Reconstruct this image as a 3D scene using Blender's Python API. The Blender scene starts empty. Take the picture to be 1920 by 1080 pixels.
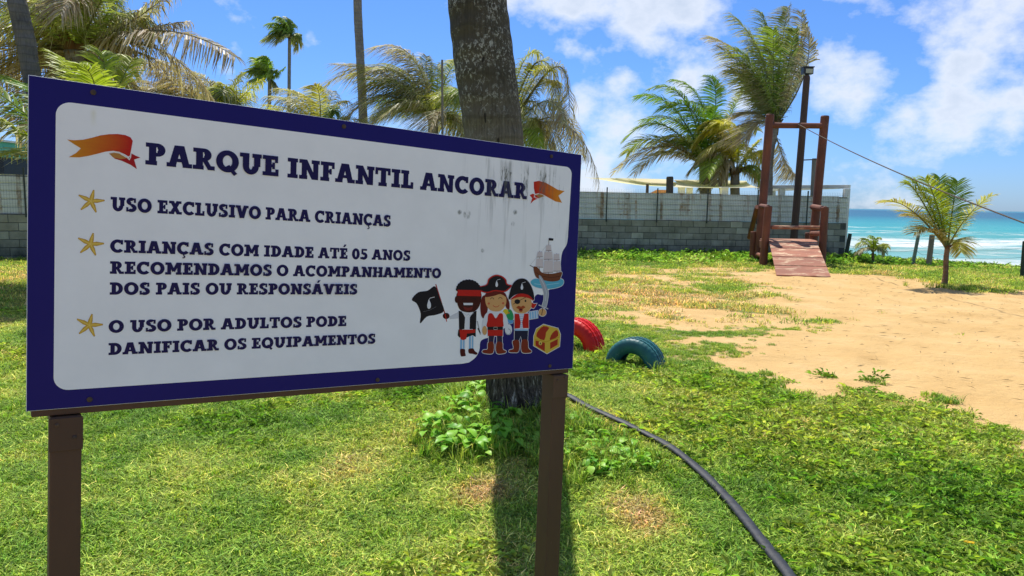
import bpy, math, random
import numpy as np
from mathutils import Matrix, Vector
from mathutils.geometry import tessellate_polygon

random.seed(7); rng = np.random.default_rng(7)
R = math.radians
SC = bpy.context.scene
COL = SC.collection

# ------------------------------------------------------------------ camera
FPX = 1370.0; CAM_H = 1.55; PITCH = R(6.66); ROLL = R(1.0)
_r = np.array([1, 0, 0.]); _u = np.array([0, math.sin(PITCH), math.cos(PITCH)])
FW = np.array([0, math.cos(PITCH), -math.sin(PITCH)])
RT = math.cos(ROLL) * _r + math.sin(ROLL) * _u
UP = -math.sin(ROLL) * _r + math.cos(ROLL) * _u
CAM = np.array([0, 0, CAM_H])
cd = bpy.data.cameras.new('camera'); cam = bpy.data.objects.new('camera', cd); COL.objects.link(cam)
cd.sensor_width = 36; cd.lens = 36 * FPX / 1920; cd.clip_start = 0.05; cd.clip_end = 60000
M = Matrix.Identity(4)
for i in range(3):
    M[i][0] = RT[i]; M[i][1] = UP[i]; M[i][2] = -FW[i]; M[i][3] = CAM[i]
cam.matrix_world = M
SC.camera = cam

def ray(px, py):
    return RT * (px - 960) / FPX - UP * (py - 540) / FPX + FW

def at(px, py, Y):                                   # point on that sight line at world depth Y
    d = ray(px, py); return CAM + d * (Y / d[1])

# ------------------------------------------------------------------ sky, sun, exposure
SUN_AZ = R(-14); SUN_EL = R(61)
w = bpy.data.worlds.new('World'); SC.world = w; w.use_nodes = True
nt = w.node_tree; nt.nodes.clear(); N = nt.nodes.new; L = nt.links.new
def wmath(op, a, b=None, c=None, clamp=False):
    n = N('ShaderNodeMath'); n.operation = op; n.use_clamp = clamp
    for i, v in enumerate((a, b, c)):
        if v is None: continue
        if isinstance(v, (int, float)): n.inputs[i].default_value = v
        else: L(v, n.inputs[i])
    return n.outputs[0]
sky = N('ShaderNodeTexSky'); sky.sky_type = 'NISHITA'; sky.sun_disc = False
sky.sun_elevation = SUN_EL; sky.sun_rotation = SUN_AZ
sky.air_density = 1.0; sky.dust_density = 0.3; sky.ozone_density = 2.0; sky.altitude = 0
tc = N('ShaderNodeTexCoord')
wn = N('ShaderNodeTexNoise'); wn.inputs['Scale'].default_value = 9; wn.inputs['Detail'].default_value = 9; wn.inputs['Roughness'].default_value = .60
wn2 = N('ShaderNodeTexNoise'); wn2.inputs['Scale'].default_value = 2.2; wn2.inputs['Detail'].default_value = 5
sc_ = N('ShaderNodeMapping'); sc_.inputs['Scale'].default_value = (1, 1, 1.5)
L(tc.outputs['Generated'], sc_.inputs[0]); sc_.inputs['Location'].default_value = (1.5, 0, 0); L(sc_.outputs[0], wn.inputs[0]); L(sc_.outputs[0], wn2.inputs[0])
# cumulus banks: direction, radius (in tangent units), weight
banks = [(1205, 30, .105, 1.0), (1275, 20, .085, .95), (1130, 25, .055, .7), (1175, 135, .040, .75), (1290, 150, .045, .7), (1440, 70, .05, .5),
         (1560, 110, .055, .7), (1610, 180, .085, .9), (1660, 235, .05, .7), (1800, 40, .085, .9), (1855, 50, .06, .8), (1795, 120, .055, .9), (1790, 190, .075, .9), (1700, 215, .06, .7),
         (1905, 180, .035, .7), (1900, 235, .04, .75), (1090, 200, .04, .6), (1160, 245, .06, .7), (1120, 290, .05, .6), (1250, 260, .05, .45),
         (430, 130, .04, .75), (600, 165, .04, .55), (585, 60, .03, .3), (1560, 300, .05, .45), (1730, 290, .07, .45), (1400, 190, .05, .5), (330, 90, .04, .3), (1050, 45, .03, .5)]
acc = None
for (px, py, rad, wt) in banks:
    d = ray(px, py); d = d / np.linalg.norm(d)
    dn = N('ShaderNodeVectorMath'); dn.operation = 'DISTANCE'
    L(tc.outputs['Generated'], dn.inputs[0]); dn.inputs[1].default_value = tuple(d)
    v = wmath('MULTIPLY', wmath('SUBTRACT', 1.0, wmath('MULTIPLY', dn.outputs['Value'], 1 / rad / 1.22), clamp=True), wt)
    acc = v if acc is None else wmath('SMOOTH_MAX', acc, v, .15)
# scattered clouds over the rest of the sky
gen = wmath('MULTIPLY', wmath('SUBTRACT', wn2.outputs['Fac'], .42), 3.2, clamp=True)
sepd = N('ShaderNodeSeparateXYZ'); L(tc.outputs['Generated'], sepd.inputs[0])
acc = wmath('MAXIMUM', acc, gen)
dens = wmath('ADD', acc, wmath('MULTIPLY', wmath('SUBTRACT', wn.outputs['Fac'], .5), 2.0))
mask = wmath('MULTIPLY', wmath('SUBTRACT', dens, .36), 2.5, clamp=True)
thick = wmath('MULTIPLY', wmath('SUBTRACT', dens, .62), 1.8, clamp=True)
cr = N('ShaderNodeMix'); cr.data_type = 'RGBA'
cr.inputs[6].default_value = (4.7, 4.95, 5.4, 1); cr.inputs[7].default_value = (3.0, 3.5, 4.2, 1); L(thick, cr.inputs[0])
tintn = N('ShaderNodeMix'); tintn.data_type = 'RGBA'; tintn.blend_type = 'MULTIPLY'; tintn.inputs[0].default_value = 1
hz = N('ShaderNodeMapRange'); hz.inputs['From Min'].default_value = 0; hz.inputs['From Max'].default_value = .35; L(sepd.outputs['Z'], hz.inputs['Value'])
tz = N('ShaderNodeMix'); tz.data_type = 'RGBA'; tz.inputs[6].default_value = (.28, .43, .78, 1); tz.inputs[7].default_value = (.28, .46, .72, 1); L(hz.outputs[0], tz.inputs[0])
L(tz.outputs[2], tintn.inputs[7]); L(sky.outputs[0], tintn.inputs[6])
mx = N('ShaderNodeMix'); mx.data_type = 'RGBA'
L(wmath('MULTIPLY', mask, .88), mx.inputs[0]); L(tintn.outputs[2], mx.inputs[6]); L(cr.outputs[2], mx.inputs[7])
bg = N('ShaderNodeBackground'); bg.inputs['Strength'].default_value = 0.13; L(mx.outputs[2], bg.inputs['Color'])
wo = N('ShaderNodeOutputWorld'); L(bg.outputs[0], wo.inputs[0])

sl = bpy.data.lights.new('sun', 'SUN'); sl.energy = 4.4; sl.angle = R(.53); sl.color = (1, .955, .88)
so = bpy.data.objects.new('sun', sl); COL.objects.link(so)
sdir = Vector((math.sin(SUN_AZ) * math.cos(SUN_EL), math.cos(SUN_AZ) * math.cos(SUN_EL), math.sin(SUN_EL)))
so.rotation_euler = sdir.to_track_quat('Z', 'Y').to_euler(); so.location = (0, 0, 60)
vs = SC.view_settings; vs.view_transform = 'Standard'; vs.look = 'None'; vs.gamma = 1; vs.exposure = 0.6; vs.use_curve_mapping = False
SC.cycles.max_bounces = 6; SC.cycles.transparent_max_bounces = 8; SC.cycles.diffuse_bounces = 3
SC.cycles.sample_clamp_indirect = 4

# ------------------------------------------------------------------ helpers
def hash2(ix, iy, s):
    n = (ix.astype(np.int64) * 374761393 + iy.astype(np.int64) * 668265263 + s * 1442695041) & 0x7fffffff
    n = ((n ^ (n >> 13)) * 1274126177) & 0x7fffffff
    return ((n ^ (n >> 16)) & 0xffff) / 65535.0
def vnoise(x, y, s=0):
    x = np.asarray(x, float); y = np.asarray(y, float)
    ix = np.floor(x); iy = np.floor(y); fx = x - ix; fy = y - iy
    fx = fx * fx * (3 - 2 * fx); fy = fy * fy * (3 - 2 * fy)
    a = hash2(ix, iy, s); b = hash2(ix + 1, iy, s); c = hash2(ix, iy + 1, s); d = hash2(ix + 1, iy + 1, s)
    return (a * (1 - fx) + b * fx) * (1 - fy) + (c * (1 - fx) + d * fx) * fy
def fbm(x, y, s=0, o=4):
    t = 0; a = .5; k = 1
    for i in range(o):
        t = t + a * vnoise(np.asarray(x) * k, np.asarray(y) * k, s + i * 17); a *= .5; k *= 2.03
    return t / (1 - .5 ** o)
def sstep(a, b, x):
    t = np.clip((x - a) / (b - a), 0, 1); return t * t * (3 - 2 * t)

TRUNK = (0.06, 5.55)
def x_edge(y):
    return np.interp(y, [-30, 5, 14, 20, 24, 30, 60, 150, 600], [30, 26, 20, 15.5, 12.6, 11.6, 9, 0, -80])
def terrain(x, y):
    x = np.asarray(x, float); y = np.asarray(y, float)
    z = .055 * (fbm(x * .35, y * .35, 3) - .5) + .02 * (fbm(x * 1.6, y * 1.6, 5, 3) - .5)
    r2 = (x - TRUNK[0]) ** 2 + (y - TRUNK[1]) ** 2
    z = z + .13 * np.exp(-r2 / 1.3)
    z = z - .05 * np.exp(-((x + .2) ** 2 + (y - 3.4) ** 2) / .9)
    e = x - x_edge(y)
    z = z - 3.4 * sstep(-.6, 7.5, e)
    z = z - .06 * sstep(-2.4, -.6, e) * (1 - sstep(-.9, 1.5, e))
    return z
def G(px, py):
    d = ray(px, py); t = CAM_H / max(-d[2], 1e-4)
    for i in range(25):
        p = CAM + d * t; h = float(terrain(p[0], p[1])); t += .7 * (h - p[2]) / d[2] if d[2] < 0 else 0
    p = CAM + d * t; p[2] = float(terrain(p[0], p[1])); return p

def tag(o, label=None, cat=None, group=None, kind=None):
    if label: o['label'] = label
    if cat: o['category'] = cat
    if group: o['group'] = group
    if kind: o['kind'] = kind
    return o
def empty(name, loc=(0, 0, 0), rz=0, mat=None):
    o = bpy.data.objects.new(name, None); COL.objects.link(o)
    o.empty_display_size = .1
    if mat is not None: o.matrix_world = mat
    else: o.location = loc; o.rotation_euler = (0, 0, rz)
    return o

class MB:
    def __init__(s): s.v = []; s.f = []; s.c = []; s.m = []; s.k = 0
    def quad_strip(s, rows, col=None, mi=0, closed=False, cap=False):
        """rows: list of lists of points of equal length"""
        b = len(s.v); n = len(rows[0])
        for r_ in rows: s.v.extend([tuple(p) for p in r_])
        for i in range(len(rows) - 1):
            for j in range(n if closed else n - 1):
                j2 = (j + 1) % n
                s.face((b + i * n + j, b + i * n + j2, b + (i + 1) * n + j2, b + (i + 1) * n + j), col, mi)
        if cap:
            s.face(tuple(b + j for j in range(n))[::-1], col, mi); s.face(tuple(b + (len(rows) - 1) * n + j for j in range(n)), col, mi)
    def face(s, idx, col=None, mi=0): s.f.append(tuple(idx)); s.c.append(col); s.m.append(mi)
    def box(s, c, size, rot=None, col=None, mi=0, bev=0):
        hx, hy, hz = [q / 2 for q in size]; b = len(s.v)
        P = [Vector((x, y, z)) for x in (-hx, hx) for y in (-hy, hy) for z in (-hz, hz)]
        for p in P:
            if rot is not None: p = rot @ p
            s.v.append((p[0] + c[0], p[1] + c[1], p[2] + c[2]))
        for q in ((0, 1, 3, 2), (4, 6, 7, 5), (0, 4, 5, 1), (2, 3, 7, 6), (0, 2, 6, 4), (1, 5, 7, 3)): s.face([b + i for i in q], col, mi)
    def tube(s, pts, radii, n=8, col=None, mi=0, cap=True, jit=None, flat=1.0):
        pts = [Vector(p) for p in pts]; rows = []
        ref = Vector((0, 0, 1)) if abs((pts[-1] - pts[0]).normalized().z) < .9 else Vector((0, 1, 0))
        for i, p in enumerate(pts):
            t = (pts[min(i + 1, len(pts) - 1)] - pts[max(i - 1, 0)]).normalized()
            a = t.cross(ref).normalized(); bb = a.cross(t).normalized()
            r_ = radii[i] if hasattr(radii, '__len__') else radii
            row = []
            for j in range(n):
                th = 2 * math.pi * j / n; rr = r_ * (jit(i, j, th) if jit else 1)
                row.append(p + a * math.cos(th) * rr + bb * math.sin(th) * rr * flat)
            rows.append(row)
        s.quad_strip(rows, col, mi, closed=True, cap=cap)
    def build(s, name, mats, parent=None, smooth=False, bevel=0, colors=False):
        me = bpy.data.meshes.new(name); me.from_pydata(s.v, [], s.f)
        if not isinstance(mats, (list, tuple)): mats = [mats]
        for m in mats: me.materials.append(m)
        if any(s.m): me.polygons.foreach_set('material_index', s.m)
        if smooth: me.polygons.foreach_set('use_smooth', [True] * len(s.f))
        if colors:
            a = me.color_attributes.new('Col', 'FLOAT_COLOR', 'CORNER')
            arr = []
            for f, c in zip(s.f, s.c):
                for k in range(len(f)):
                    cc = c[k] if isinstance(c[0], (tuple, list)) else c
                    arr.extend((cc[0], cc[1], cc[2], 1))
            a.data.foreach_set('color', arr)
        me.update()
        o = bpy.data.objects.new(name, me); COL.objects.link(o)
        if parent: o.parent = parent
        if bevel:
            md = o.modifiers.new('bevel', 'BEVEL'); md.width = bevel; md.segments = 2; md.limit_method = 'ANGLE'
        return o

def srgb(r, g, b):
    f = lambda c: ((c / 255) / 12.92) if c / 255 <= .04045 else (((c / 255) + .055) / 1.055) ** 2.4
    return (f(r), f(g), f(b))

class Mat:
    def __init__(s, name, rough=.6, spec=.4):
        s.m = bpy.data.materials.new(name); s.m.use_nodes = True; s.t = s.m.node_tree; s.p = s.t.nodes['Principled BSDF']
        s.p.inputs['Roughness'].default_value = rough; s.p.inputs['Specular IOR Level'].default_value = spec
    def n(s, t, **kw):
        q = s.t.nodes.new('ShaderNode' + t)
        for k, v in kw.items():
            if k.startswith('_'): setattr(q, k[1:], v)
            else: q.inputs[k.replace('__', ' ')].default_value = v
        return q
    def l(s, a, b): s.t.links.new(a, b)
    def coords(s, scale=(1, 1, 1), kind='Object'):
        if kind == 'World': src = s.n('NewGeometry').outputs['Position']
        else: src = s.n('TexCoord').outputs[kind]
        m = s.n('Mapping'); m.inputs['Scale'].default_value = scale; s.l(src, m.inputs[0]); return m.outputs[0]
    def noise(s, vec, scale, detail=5, rough=.55, dist=0):
        q = s.n('TexNoise'); q.inputs['Scale'].default_value = scale; q.inputs['Detail'].default_value = detail
        q.inputs['Roughness'].default_value = rough; q.inputs['Distortion'].default_value = dist; s.l(vec, q.inputs[0]); return q.outputs['Fac']
    def ramp(s, fac, stops, interp='LINEAR'):
        q = s.n('ValToRGB'); q.color_ramp.interpolation = interp
        el = q.color_ramp.elements
        while len(el) < len(stops): el.new(.5)
        for e, (p, c) in zip(el, stops):
            e.position = p; e.color = (*c, 1) if len(c) == 3 else c
        s.l(fac, q.inputs[0]); return q.outputs[0]
    def mix(s, fac, a, b, blend='MIX'):
        q = s.n('Mix'); q.data_type = 'RGBA'; q.blend_type = blend
        for v, i in ((fac, 0), (a, 6), (b, 7)):
            if isinstance(v, (int, float)): q.inputs[i].default_value = v
            elif isinstance(v, (tuple, list)): q.inputs[i].default_value = (*v[:3], 1)
            else: s.l(v, q.inputs[i])
        return q.outputs[2]
    def math(s, op, a, b=None, c=None, clamp=False):
        q = s.n('Math'); q.operation = op; q.use_clamp = clamp
        for i, v in enumerate((a, b, c)):
            if v is None: continue
            if isinstance(v, (int, float)): q.inputs[i].default_value = v
            else: s.l(v, q.inputs[i])
        return q.outputs[0]
    def color(s, c):
        if isinstance(c, (tuple, list)): s.p.inputs['Base Color'].default_value = (*c[:3], 1)
        else: s.l(c, s.p.inputs['Base Color'])
    def bump(s, h, strength=.3, dist=.01):
        q = s.n('Bump'); q.inputs['Strength'].default_value = strength; q.inputs['Distance'].default_value = dist
        s.l(h, q.inputs['Height']); s.l(q.outputs[0], s.p.inputs['Normal']); return q

BW = ((0, 0, 0), (1, 1, 1))
def painted(name, base, dark, rough=.55, scale=6, stretch=(1, 1, 1), bump=.15, worn=None, wpos=(.62, .7)):
    m = Mat(name, rough); v = m.coords(stretch)
    n1 = m.noise(v, scale, 6, .6); c = m.ramp(n1, [(.3, dark), (.65, base)])
    if worn:
        n2 = m.noise(v, scale * 2.3, 8, .7, .5); c = m.mix(m.ramp(n2, [(wpos[0], BW[0]), (wpos[1], BW[1])]), c, worn)
    oi = m.n('ObjectInfo'); c = m.mix(.12, c, oi.outputs['Random'], 'OVERLAY')
    m.color(c); m.bump(m.noise(v, scale * 6, 4), bump, .004); return m.m

# ------------------------------------------------------------------ ground zones (world space fields)
def poly_world(pxs): return np.array([G(*p)[:2] for p in pxs])
def sdist(poly, x, y):                                # signed distance, positive inside
    x = np.asarray(x, float).ravel(); y = np.asarray(y, float).ravel(); n = len(poly)
    best = np.full(x.shape, 1e9); ins = np.zeros(x.shape, bool)
    for i in range(n):
        ax, ay = poly[i]; bx, by = poly[(i + 1) % n]; dx, dy = bx - ax, by - ay
        t = np.clip(((x - ax) * dx + (y - ay) * dy) / (dx * dx + dy * dy + 1e-9), 0, 1)
        best = np.minimum(best, np.hypot(x - ax - t * dx, y - ay - t * dy))
        cnd = ((ay > y) != (by > y)) & (x < (bx - ax) * (y - ay) / (by - ay + 1e-12) + ax); ins ^= cnd
    return np.where(ins, best, -best)
SAND = poly_world([(2300, 1010), (2060, 905), (1920, 858), (1850, 822), (1790, 790), (1720, 768), (1640, 748), (1560, 732), (1480, 712), (1430, 680), (1440, 640), (1490, 600), (1470, 570), (1430, 545), (1400, 520), (1400, 504), (1480, 505), (1560, 512), (1640, 517), (1700, 522), (1750, 535), (1800, 547), (1920, 548), (2200, 560), (2700, 640)])
MIXZ = poly_world([(1440, 712), (1340, 700), (1250, 690), (1170, 640), (1110, 590), (1060, 560), (1000, 545), (1080, 520), (1200, 500), (1400, 496), (1640, 540), (1640, 640), (1500, 690)])
def sandness(x, y):
    sh = np.shape(x); xr = np.ravel(x); yr = np.ravel(y)
    n1 = fbm(xr * .9, yr * .9, 11) - .5; n2 = fbm(xr * 4.2, yr * 4.2, 12, 3) - .5
    a = sdist(SAND, xr, yr) + n1 * 1.5 + n2 * 1.0
    s = sstep(-.55, .45, a)
    b = sdist(MIXZ, xr, yr)
    mz = sstep(-.8, .8, b + n1) * sstep(-.14, .12, (fbm(xr * 1.3, yr * 2.6, 31, 4) - .475) + .10 * n2) * .80
    s = np.maximum(s, mz)
    # bare patches in the far sand get tufts back
    return s.reshape(sh)
def vineness(x, y):                                   # creeping leafy cover near the wall and along the dune edge
    xr = np.asarray(x, float); yr = np.asarray(y, float)
    e = xr - x_edge(yr)
    n1 = fbm(xr * .8, yr * .8, 41) - .5
    v = sstep(-3.9, -2.6, e + n1 * 2.2 + np.clip((17.5 - yr) * .35, -1, 3)*-1) * (yr > 9)
    v2 = sstep(19.4, 21.0, yr + n1 * 3.5) * (xr > -16)
    return np.maximum(v, v2) * (1 - .0 * e)

# ------------------------------------------------------------------ ground sheet
def axis_pts(lo, hi, c0, c1, step, grow):
    a = list(np.arange(c0, c1, step)); s = step; p = c1
    while p < hi: a.append(p); s *= grow; p += s
    a.append(hi); s = step; p = c0 - step; b = []
    while p > lo: b.append(p); s *= grow; p -= s
    b.append(lo); return np.array(b[::-1] + a)
xs = axis_pts(-320, 320, -4.5, 12, .085, 1.07); ys = axis_pts(-60, 420, 2.0, 18.5, .085, 1.06)
X, Yg = np.meshgrid(xs, ys); Z = terrain(X, Yg)
sd = sandness(X, Yg); near = (Yg < 60) & (Yg > 0)
sd = np.where(near, sd, sstep(-.6, -1.8, Yg + 1.2 * (fbm(X * .5, Yg * .5, 71) - .5)) * sstep(-30, -20, Yg))  # unseen sand strip added behind the camera to bounce light onto the sign
Z = Z + sd * (.05 * (fbm(X * 2.6, Yg * 2.6, 61, 3) - .5) + .035 * (vnoise(X * 3.4, Yg * 3.4, 63) ** 3 - .2)) * (Yg < 30)
nx, ny = len(xs), len(ys)
V = np.stack([X, Yg, Z], -1).reshape(-1, 3)
idx = np.arange(nx * ny).reshape(ny, nx)
F = np.stack([idx[:-1, :-1], idx[:-1, 1:], idx[1:, 1:], idx[1:, :-1]], -1).reshape(-1, 4)
def fast_mesh(name, V, F, attrs=(), smooth=True):
    me = bpy.data.meshes.new(name); me.vertices.add(len(V)); me.vertices.foreach_set('co', np.asarray(V, np.float32).ravel())
    if len(F):
        k = F.shape[1]; me.loops.add(F.size); me.polygons.add(len(F))
        me.loops.foreach_set('vertex_index', F.astype(np.int32).ravel())
        me.polygons.foreach_set('loop_start', np.arange(0, F.size, k, dtype=np.int32))
        me.polygons.foreach_set('use_smooth', np.full(len(F), smooth))
    for an, ty, data in attrs:
        a = me.attributes.new(an, ty, 'POINT'); a.data.foreach_set('value' if ty in ('FLOAT', 'INT') else 'vector', np.asarray(data, np.int32 if ty == 'INT' else np.float32).ravel())
    me.update(calc_edges=True); me.validate(); return me
gm = fast_mesh('ground', V, F, [('sand', 'FLOAT', sd.ravel()), ('vine', 'FLOAT', vineness(X, Yg).ravel())])
m = Mat('ground_surface', .95, .15)
at_s = m.n('Attribute'); at_s.attribute_name = 'sand'; wv = m.coords((1, 1, 1), 'World')
soil = m.ramp(m.noise(wv, 3.2, 8, .65), [(.25, (.13, .12, .05)), (.5, (.19, .19, .07)), (.7, (.28, .23, .11))])
soil = m.mix(m.ramp(m.noise(wv, 45, 5, .7), [(.35, BW[0]), (.7, BW[1])]), soil, (.20, .24, .07))
sandc = m.ramp(m.noise(wv, 1.1, 9, .6), [(.3, (.48, .305, .118)), (.52, (.545, .36, .15)), (.75, (.60, .42, .20))])
speck = m.ramp(m.noise(wv, 60, 4, .8), [(.68, BW[0]), (.76, BW[1])])
sandc = m.mix(m.math('MULTIPLY', speck, .5), sandc, (.22, .17, .08))
edge = m.math('ADD', at_s.outputs['Fac'], m.math('MULTIPLY', m.math('SUBTRACT', m.noise(wv, 22, 6, .7), .5), .9))
m.color(m.mix(m.ramp(edge, [(.35, BW[0]), (.62, BW[1])]), soil, sandc))
hb = m.math('ADD', m.noise(wv, 9, 7, .6), m.math('MULTIPLY', m.noise(wv, 90, 4), .25))
m.bump(hb, .8, .045)
gm.materials.append(m.m)
go = bpy.data.objects.new('ground', gm); COL.objects.link(go); go['kind'] = 'structure'

# ------------------------------------------------------------------ sea
ys2 = axis_pts(24, 40000, 24, 110, .55, 1.035)
xs2 = np.linspace(-1, 1, 260)
Ys = np.repeat(ys2[:, None], 260, 1); wid = np.interp(ys2, [24, 60, 200, 40000], [90, 120, 320, 52000])
Xs = xs2[None] * wid[:, None] + np.interp(ys2, [24, 200, 40000], [40, 60, 0])[:, None]
off = (fbm(Xs * .03, Ys * .03, 77) - .5) * 26
ph = Ys + off - Xs * .10
amp = sstep(320, 90, Ys) * .42
zz = -2.55 + amp * (np.sin(ph * .19) ** 4 * 1.3 + .35 * (fbm(Xs * .35, Ys * .5, 78, 3) - .5)) - amp * .35
idx = np.arange(zz.size).reshape(zz.shape)
F = np.stack([idx[:-1, :-1], idx[:-1, 1:], idx[1:, 1:], idx[1:, :-1]], -1).reshape(-1, 4)
sm_ = fast_mesh('sea', np.stack([Xs, Ys, zz], -1).reshape(-1, 3), F, [('ph', 'FLOAT', ph.ravel())])
m = Mat('sea_water', .5, .10)
geo = m.n('NewGeometry'); sx = m.n('SeparateXYZ'); m.l(geo.outputs['Position'], sx.inputs[0])
wv = m.coords((1, 1, 1), 'World'); yv = m.math('ADD', sx.outputs['Y'], m.math('MULTIPLY', m.math('SUBTRACT', m.noise(m.coords((.012, .03, 1), 'World'), 1, 4), .5), 60))
lg = m.math('LOGARITHM', m.math('MAXIMUM', yv, 20), 10)       # 30 m = 1.48, 100 = 2, 300 = 2.48, 1000 = 3
t = m.math('DIVIDE', m.math('SUBTRACT', lg, 1.4), 2.4, clamp=True)
base = m.ramp(t, [(0, (.26, .40, .34)), (.22, (.13, .33, .31)), (.33, (.05, .29, .29)), (.43, (.018, .20, .23)), (.52, (.012, .105, .16)), (.74, (.012, .085, .14)), (.9, (.04, .17, .22))])
pa = m.n('Attribute'); pa.attribute_name = 'ph'
sw = m.math('POWER', m.math('ABSOLUTE', m.math('SINE', m.math('MULTIPLY', pa.outputs['Fac'], .095))), 2.0)
fo = m.noise(m.coords((.11, .42, 1), 'World'), 1, 10, .74, .9)
foam = m.math('ADD', fo, m.math('MULTIPLY', m.math('SUBTRACT', sw, .5), .30))
lim = m.ramp(t, [(0, (.36,) * 3), (.18, (.40,) * 3), (.28, (.50,) * 3), (.36, (.66,) * 3), (.45, (.85,) * 3)])
fm = m.math('MULTIPLY', m.math('SUBTRACT', foam, lim), 5, clamp=True)
m.color(m.mix(m.math('MULTIPLY', fm, .9), base, (.60, .62, .61)))
m.l(m.math('ADD', .35, m.math('MULTIPLY', fm, .5)), m.p.inputs['Roughness'])
m.bump(m.math('ADD', m.noise(m.coords((.6, 1.6, 1), 'World'), 1, 6, .6), fm), .5, .25)
sm_.materials.append(m.m)
sea = bpy.data.objects.new('sea', sm_); COL.objects.link(sea); sea['kind'] = 'structure'

# ------------------------------------------------------------------ leaf materials
def leaf_mat(name, transl=.4, rough=.45, attr='Col', inst=False):
    mm = bpy.data.materials.new(name); mm.use_nodes = True; t = mm.node_tree; t.nodes.clear()
    out = t.nodes.new('ShaderNodeOutputMaterial'); p = t.nodes.new('ShaderNodeBsdfPrincipled'); tr = t.nodes.new('ShaderNodeBsdfTranslucent')
    p.inputs['Roughness'].default_value = rough; p.inputs['Specular IOR Level'].default_value = .16
    mixs = t.nodes.new('ShaderNodeMixShader'); mixs.inputs[0].default_value = transl
    if inst:
        a = t.nodes.new('ShaderNodeAttribute'); a.attribute_type = 'INSTANCER'; a.attribute_name = 'tint'
        b = t.nodes.new('ShaderNodeAttribute'); b.attribute_name = 'Col'
        rp = t.nodes.new('ShaderNodeValToRGB'); el = rp.color_ramp.elements
        while len(el) < 4: el.new(.5)
        for e, (pp, c) in zip(el, inst): e.position = pp; e.color = (*c, 1)
        t.links.new(a.outputs['Fac'], rp.inputs[0])
        mu = t.nodes.new('ShaderNodeMix'); mu.data_type = 'RGBA'; mu.blend_type = 'MULTIPLY'; mu.inputs[0].default_value = 1
        t.links.new(rp.outputs[0], mu.inputs[6]); t.links.new(b.outputs['Color'], mu.inputs[7]); c = mu.outputs[2]
    else:
        a = t.nodes.new('ShaderNodeAttribute'); a.attribute_name = attr; c = a.outputs['Color']
    t.links.new(c, p.inputs['Base Color'])
    g = t.nodes.new('ShaderNodeMix'); g.data_type = 'RGBA'; g.blend_type = 'MULTIPLY'; g.inputs[0].default_value = 1; g.inputs[7].default_value = (1.15, 1.2, .7, 1)
    t.links.new(c, g.inputs[6]); t.links.new(g.outputs[2], tr.inputs['Color'])
    t.links.new(p.outputs[0], mixs.inputs[1]); t.links.new(tr.outputs[0], mixs.inputs[2]); t.links.new(mixs.outputs[0], out.inputs[0])
    return mm
M_FROND = leaf_mat('palm_leaflet', .38)
M_GRASS = leaf_mat('grass_blade', .35, .6, inst=[(0, (.16, .32, .04)), (.35, (.31, .46, .065)), (.65, (.50, .56, .13)), (1, (.56, .44, .20))])
M_VINE = leaf_mat('vine_leaf', .3, .4, inst=[(0, (.14, .30, .04)), (.4, (.32, .52, .08)), (.7, (.52, .62, .18)), (1, (.60, .58, .26))])
M_WEED = leaf_mat('weed_leaf', .35, .4)

# ------------------------------------------------------------------ scattered ground cover
def blade_proto(n, rad, h, wd, bend, seed, leafy=False):
    g = np.random.default_rng(seed); b = MB()
    for i in range(n):
        a = g.uniform(0, 6.283); r_ = rad * math.sqrt(g.uniform()); x, y = r_ * math.cos(a), r_ * math.sin(a)
        th = g.uniform(0, 6.283); hh = h * g.uniform(.45, 1.15); ln = bend * g.uniform(.3, 1.5) * hh
        dx, dy = math.cos(th), math.sin(th); sx_, sy_ = -dy, dx; w_ = wd * g.uniform(.6, 1.3)
        c = .42 + 1.30 * g.uniform() ** 1.5; cc = (c * g.uniform(.85, 1.2), c, c * g.uniform(.6, 1.1))
        dry = g.uniform() < (.004 if leafy else .14)
        if dry: cc = (c * 2.2, c * 1.5, c * 2.0)
        o = len(b.v)
        if leafy:
            m_ = .5; z0 = hh * .45
            pts = [(0, z0, 0), (.35, z0 + hh * .25, 1), (.75, z0 + hh * .3, .8), (1, z0 + hh * .15, 0)]
            L_ = ln + w_ * 1.6
            b.v += [(x, y, 0 if False else z0), (x + dx * L_ * .45 + sx_ * w_, y + dy * L_ * .45 + sy_ * w_, z0 + hh * .35), (x + dx * L_, y + dy * L_, z0 + hh * g.uniform(-.1, .3)), (x + dx * L_ * .45 - sx_ * w_, y + dy * L_ * .45 - sy_ * w_, z0 + hh * .35)]
            b.face((o, o + 1, o + 2), cc); b.face((o, o + 2, o + 3), cc)
        else:
            b.v += [(x - sx_ * w_, y - sy_ * w_, -.01), (x + sx_ * w_, y + sy_ * w_, -.01),
                    (x + dx * ln * .45 + sx_ * w_ * .8, y + dy * ln * .45 + sy_ * w_ * .8, hh * .65), (x + dx * ln * .45 - sx_ * w_ * .8, y + dy * ln * .45 - sy_ * w_ * .8, hh * .65),
                    (x + dx * ln * 1.2, y + dy * ln * 1.2, hh * g.uniform(.7, 1))]
            b.face((o, o + 1, o + 2, o + 3), cc); b.face((o + 3, o + 2, o + 4), cc)
    me = bpy.data.meshes.new('tuft'); me.from_pydata(b.v, [], b.f)
    a = me.color_attributes.new('Col', 'FLOAT_COLOR', 'CORNER'); arr = []
    for f, c in zip(b.f, b.c): arr += [c[0], c[1], c[2], 1] * len(f)
    a.data.foreach_set('color', arr)
    return me
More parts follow.
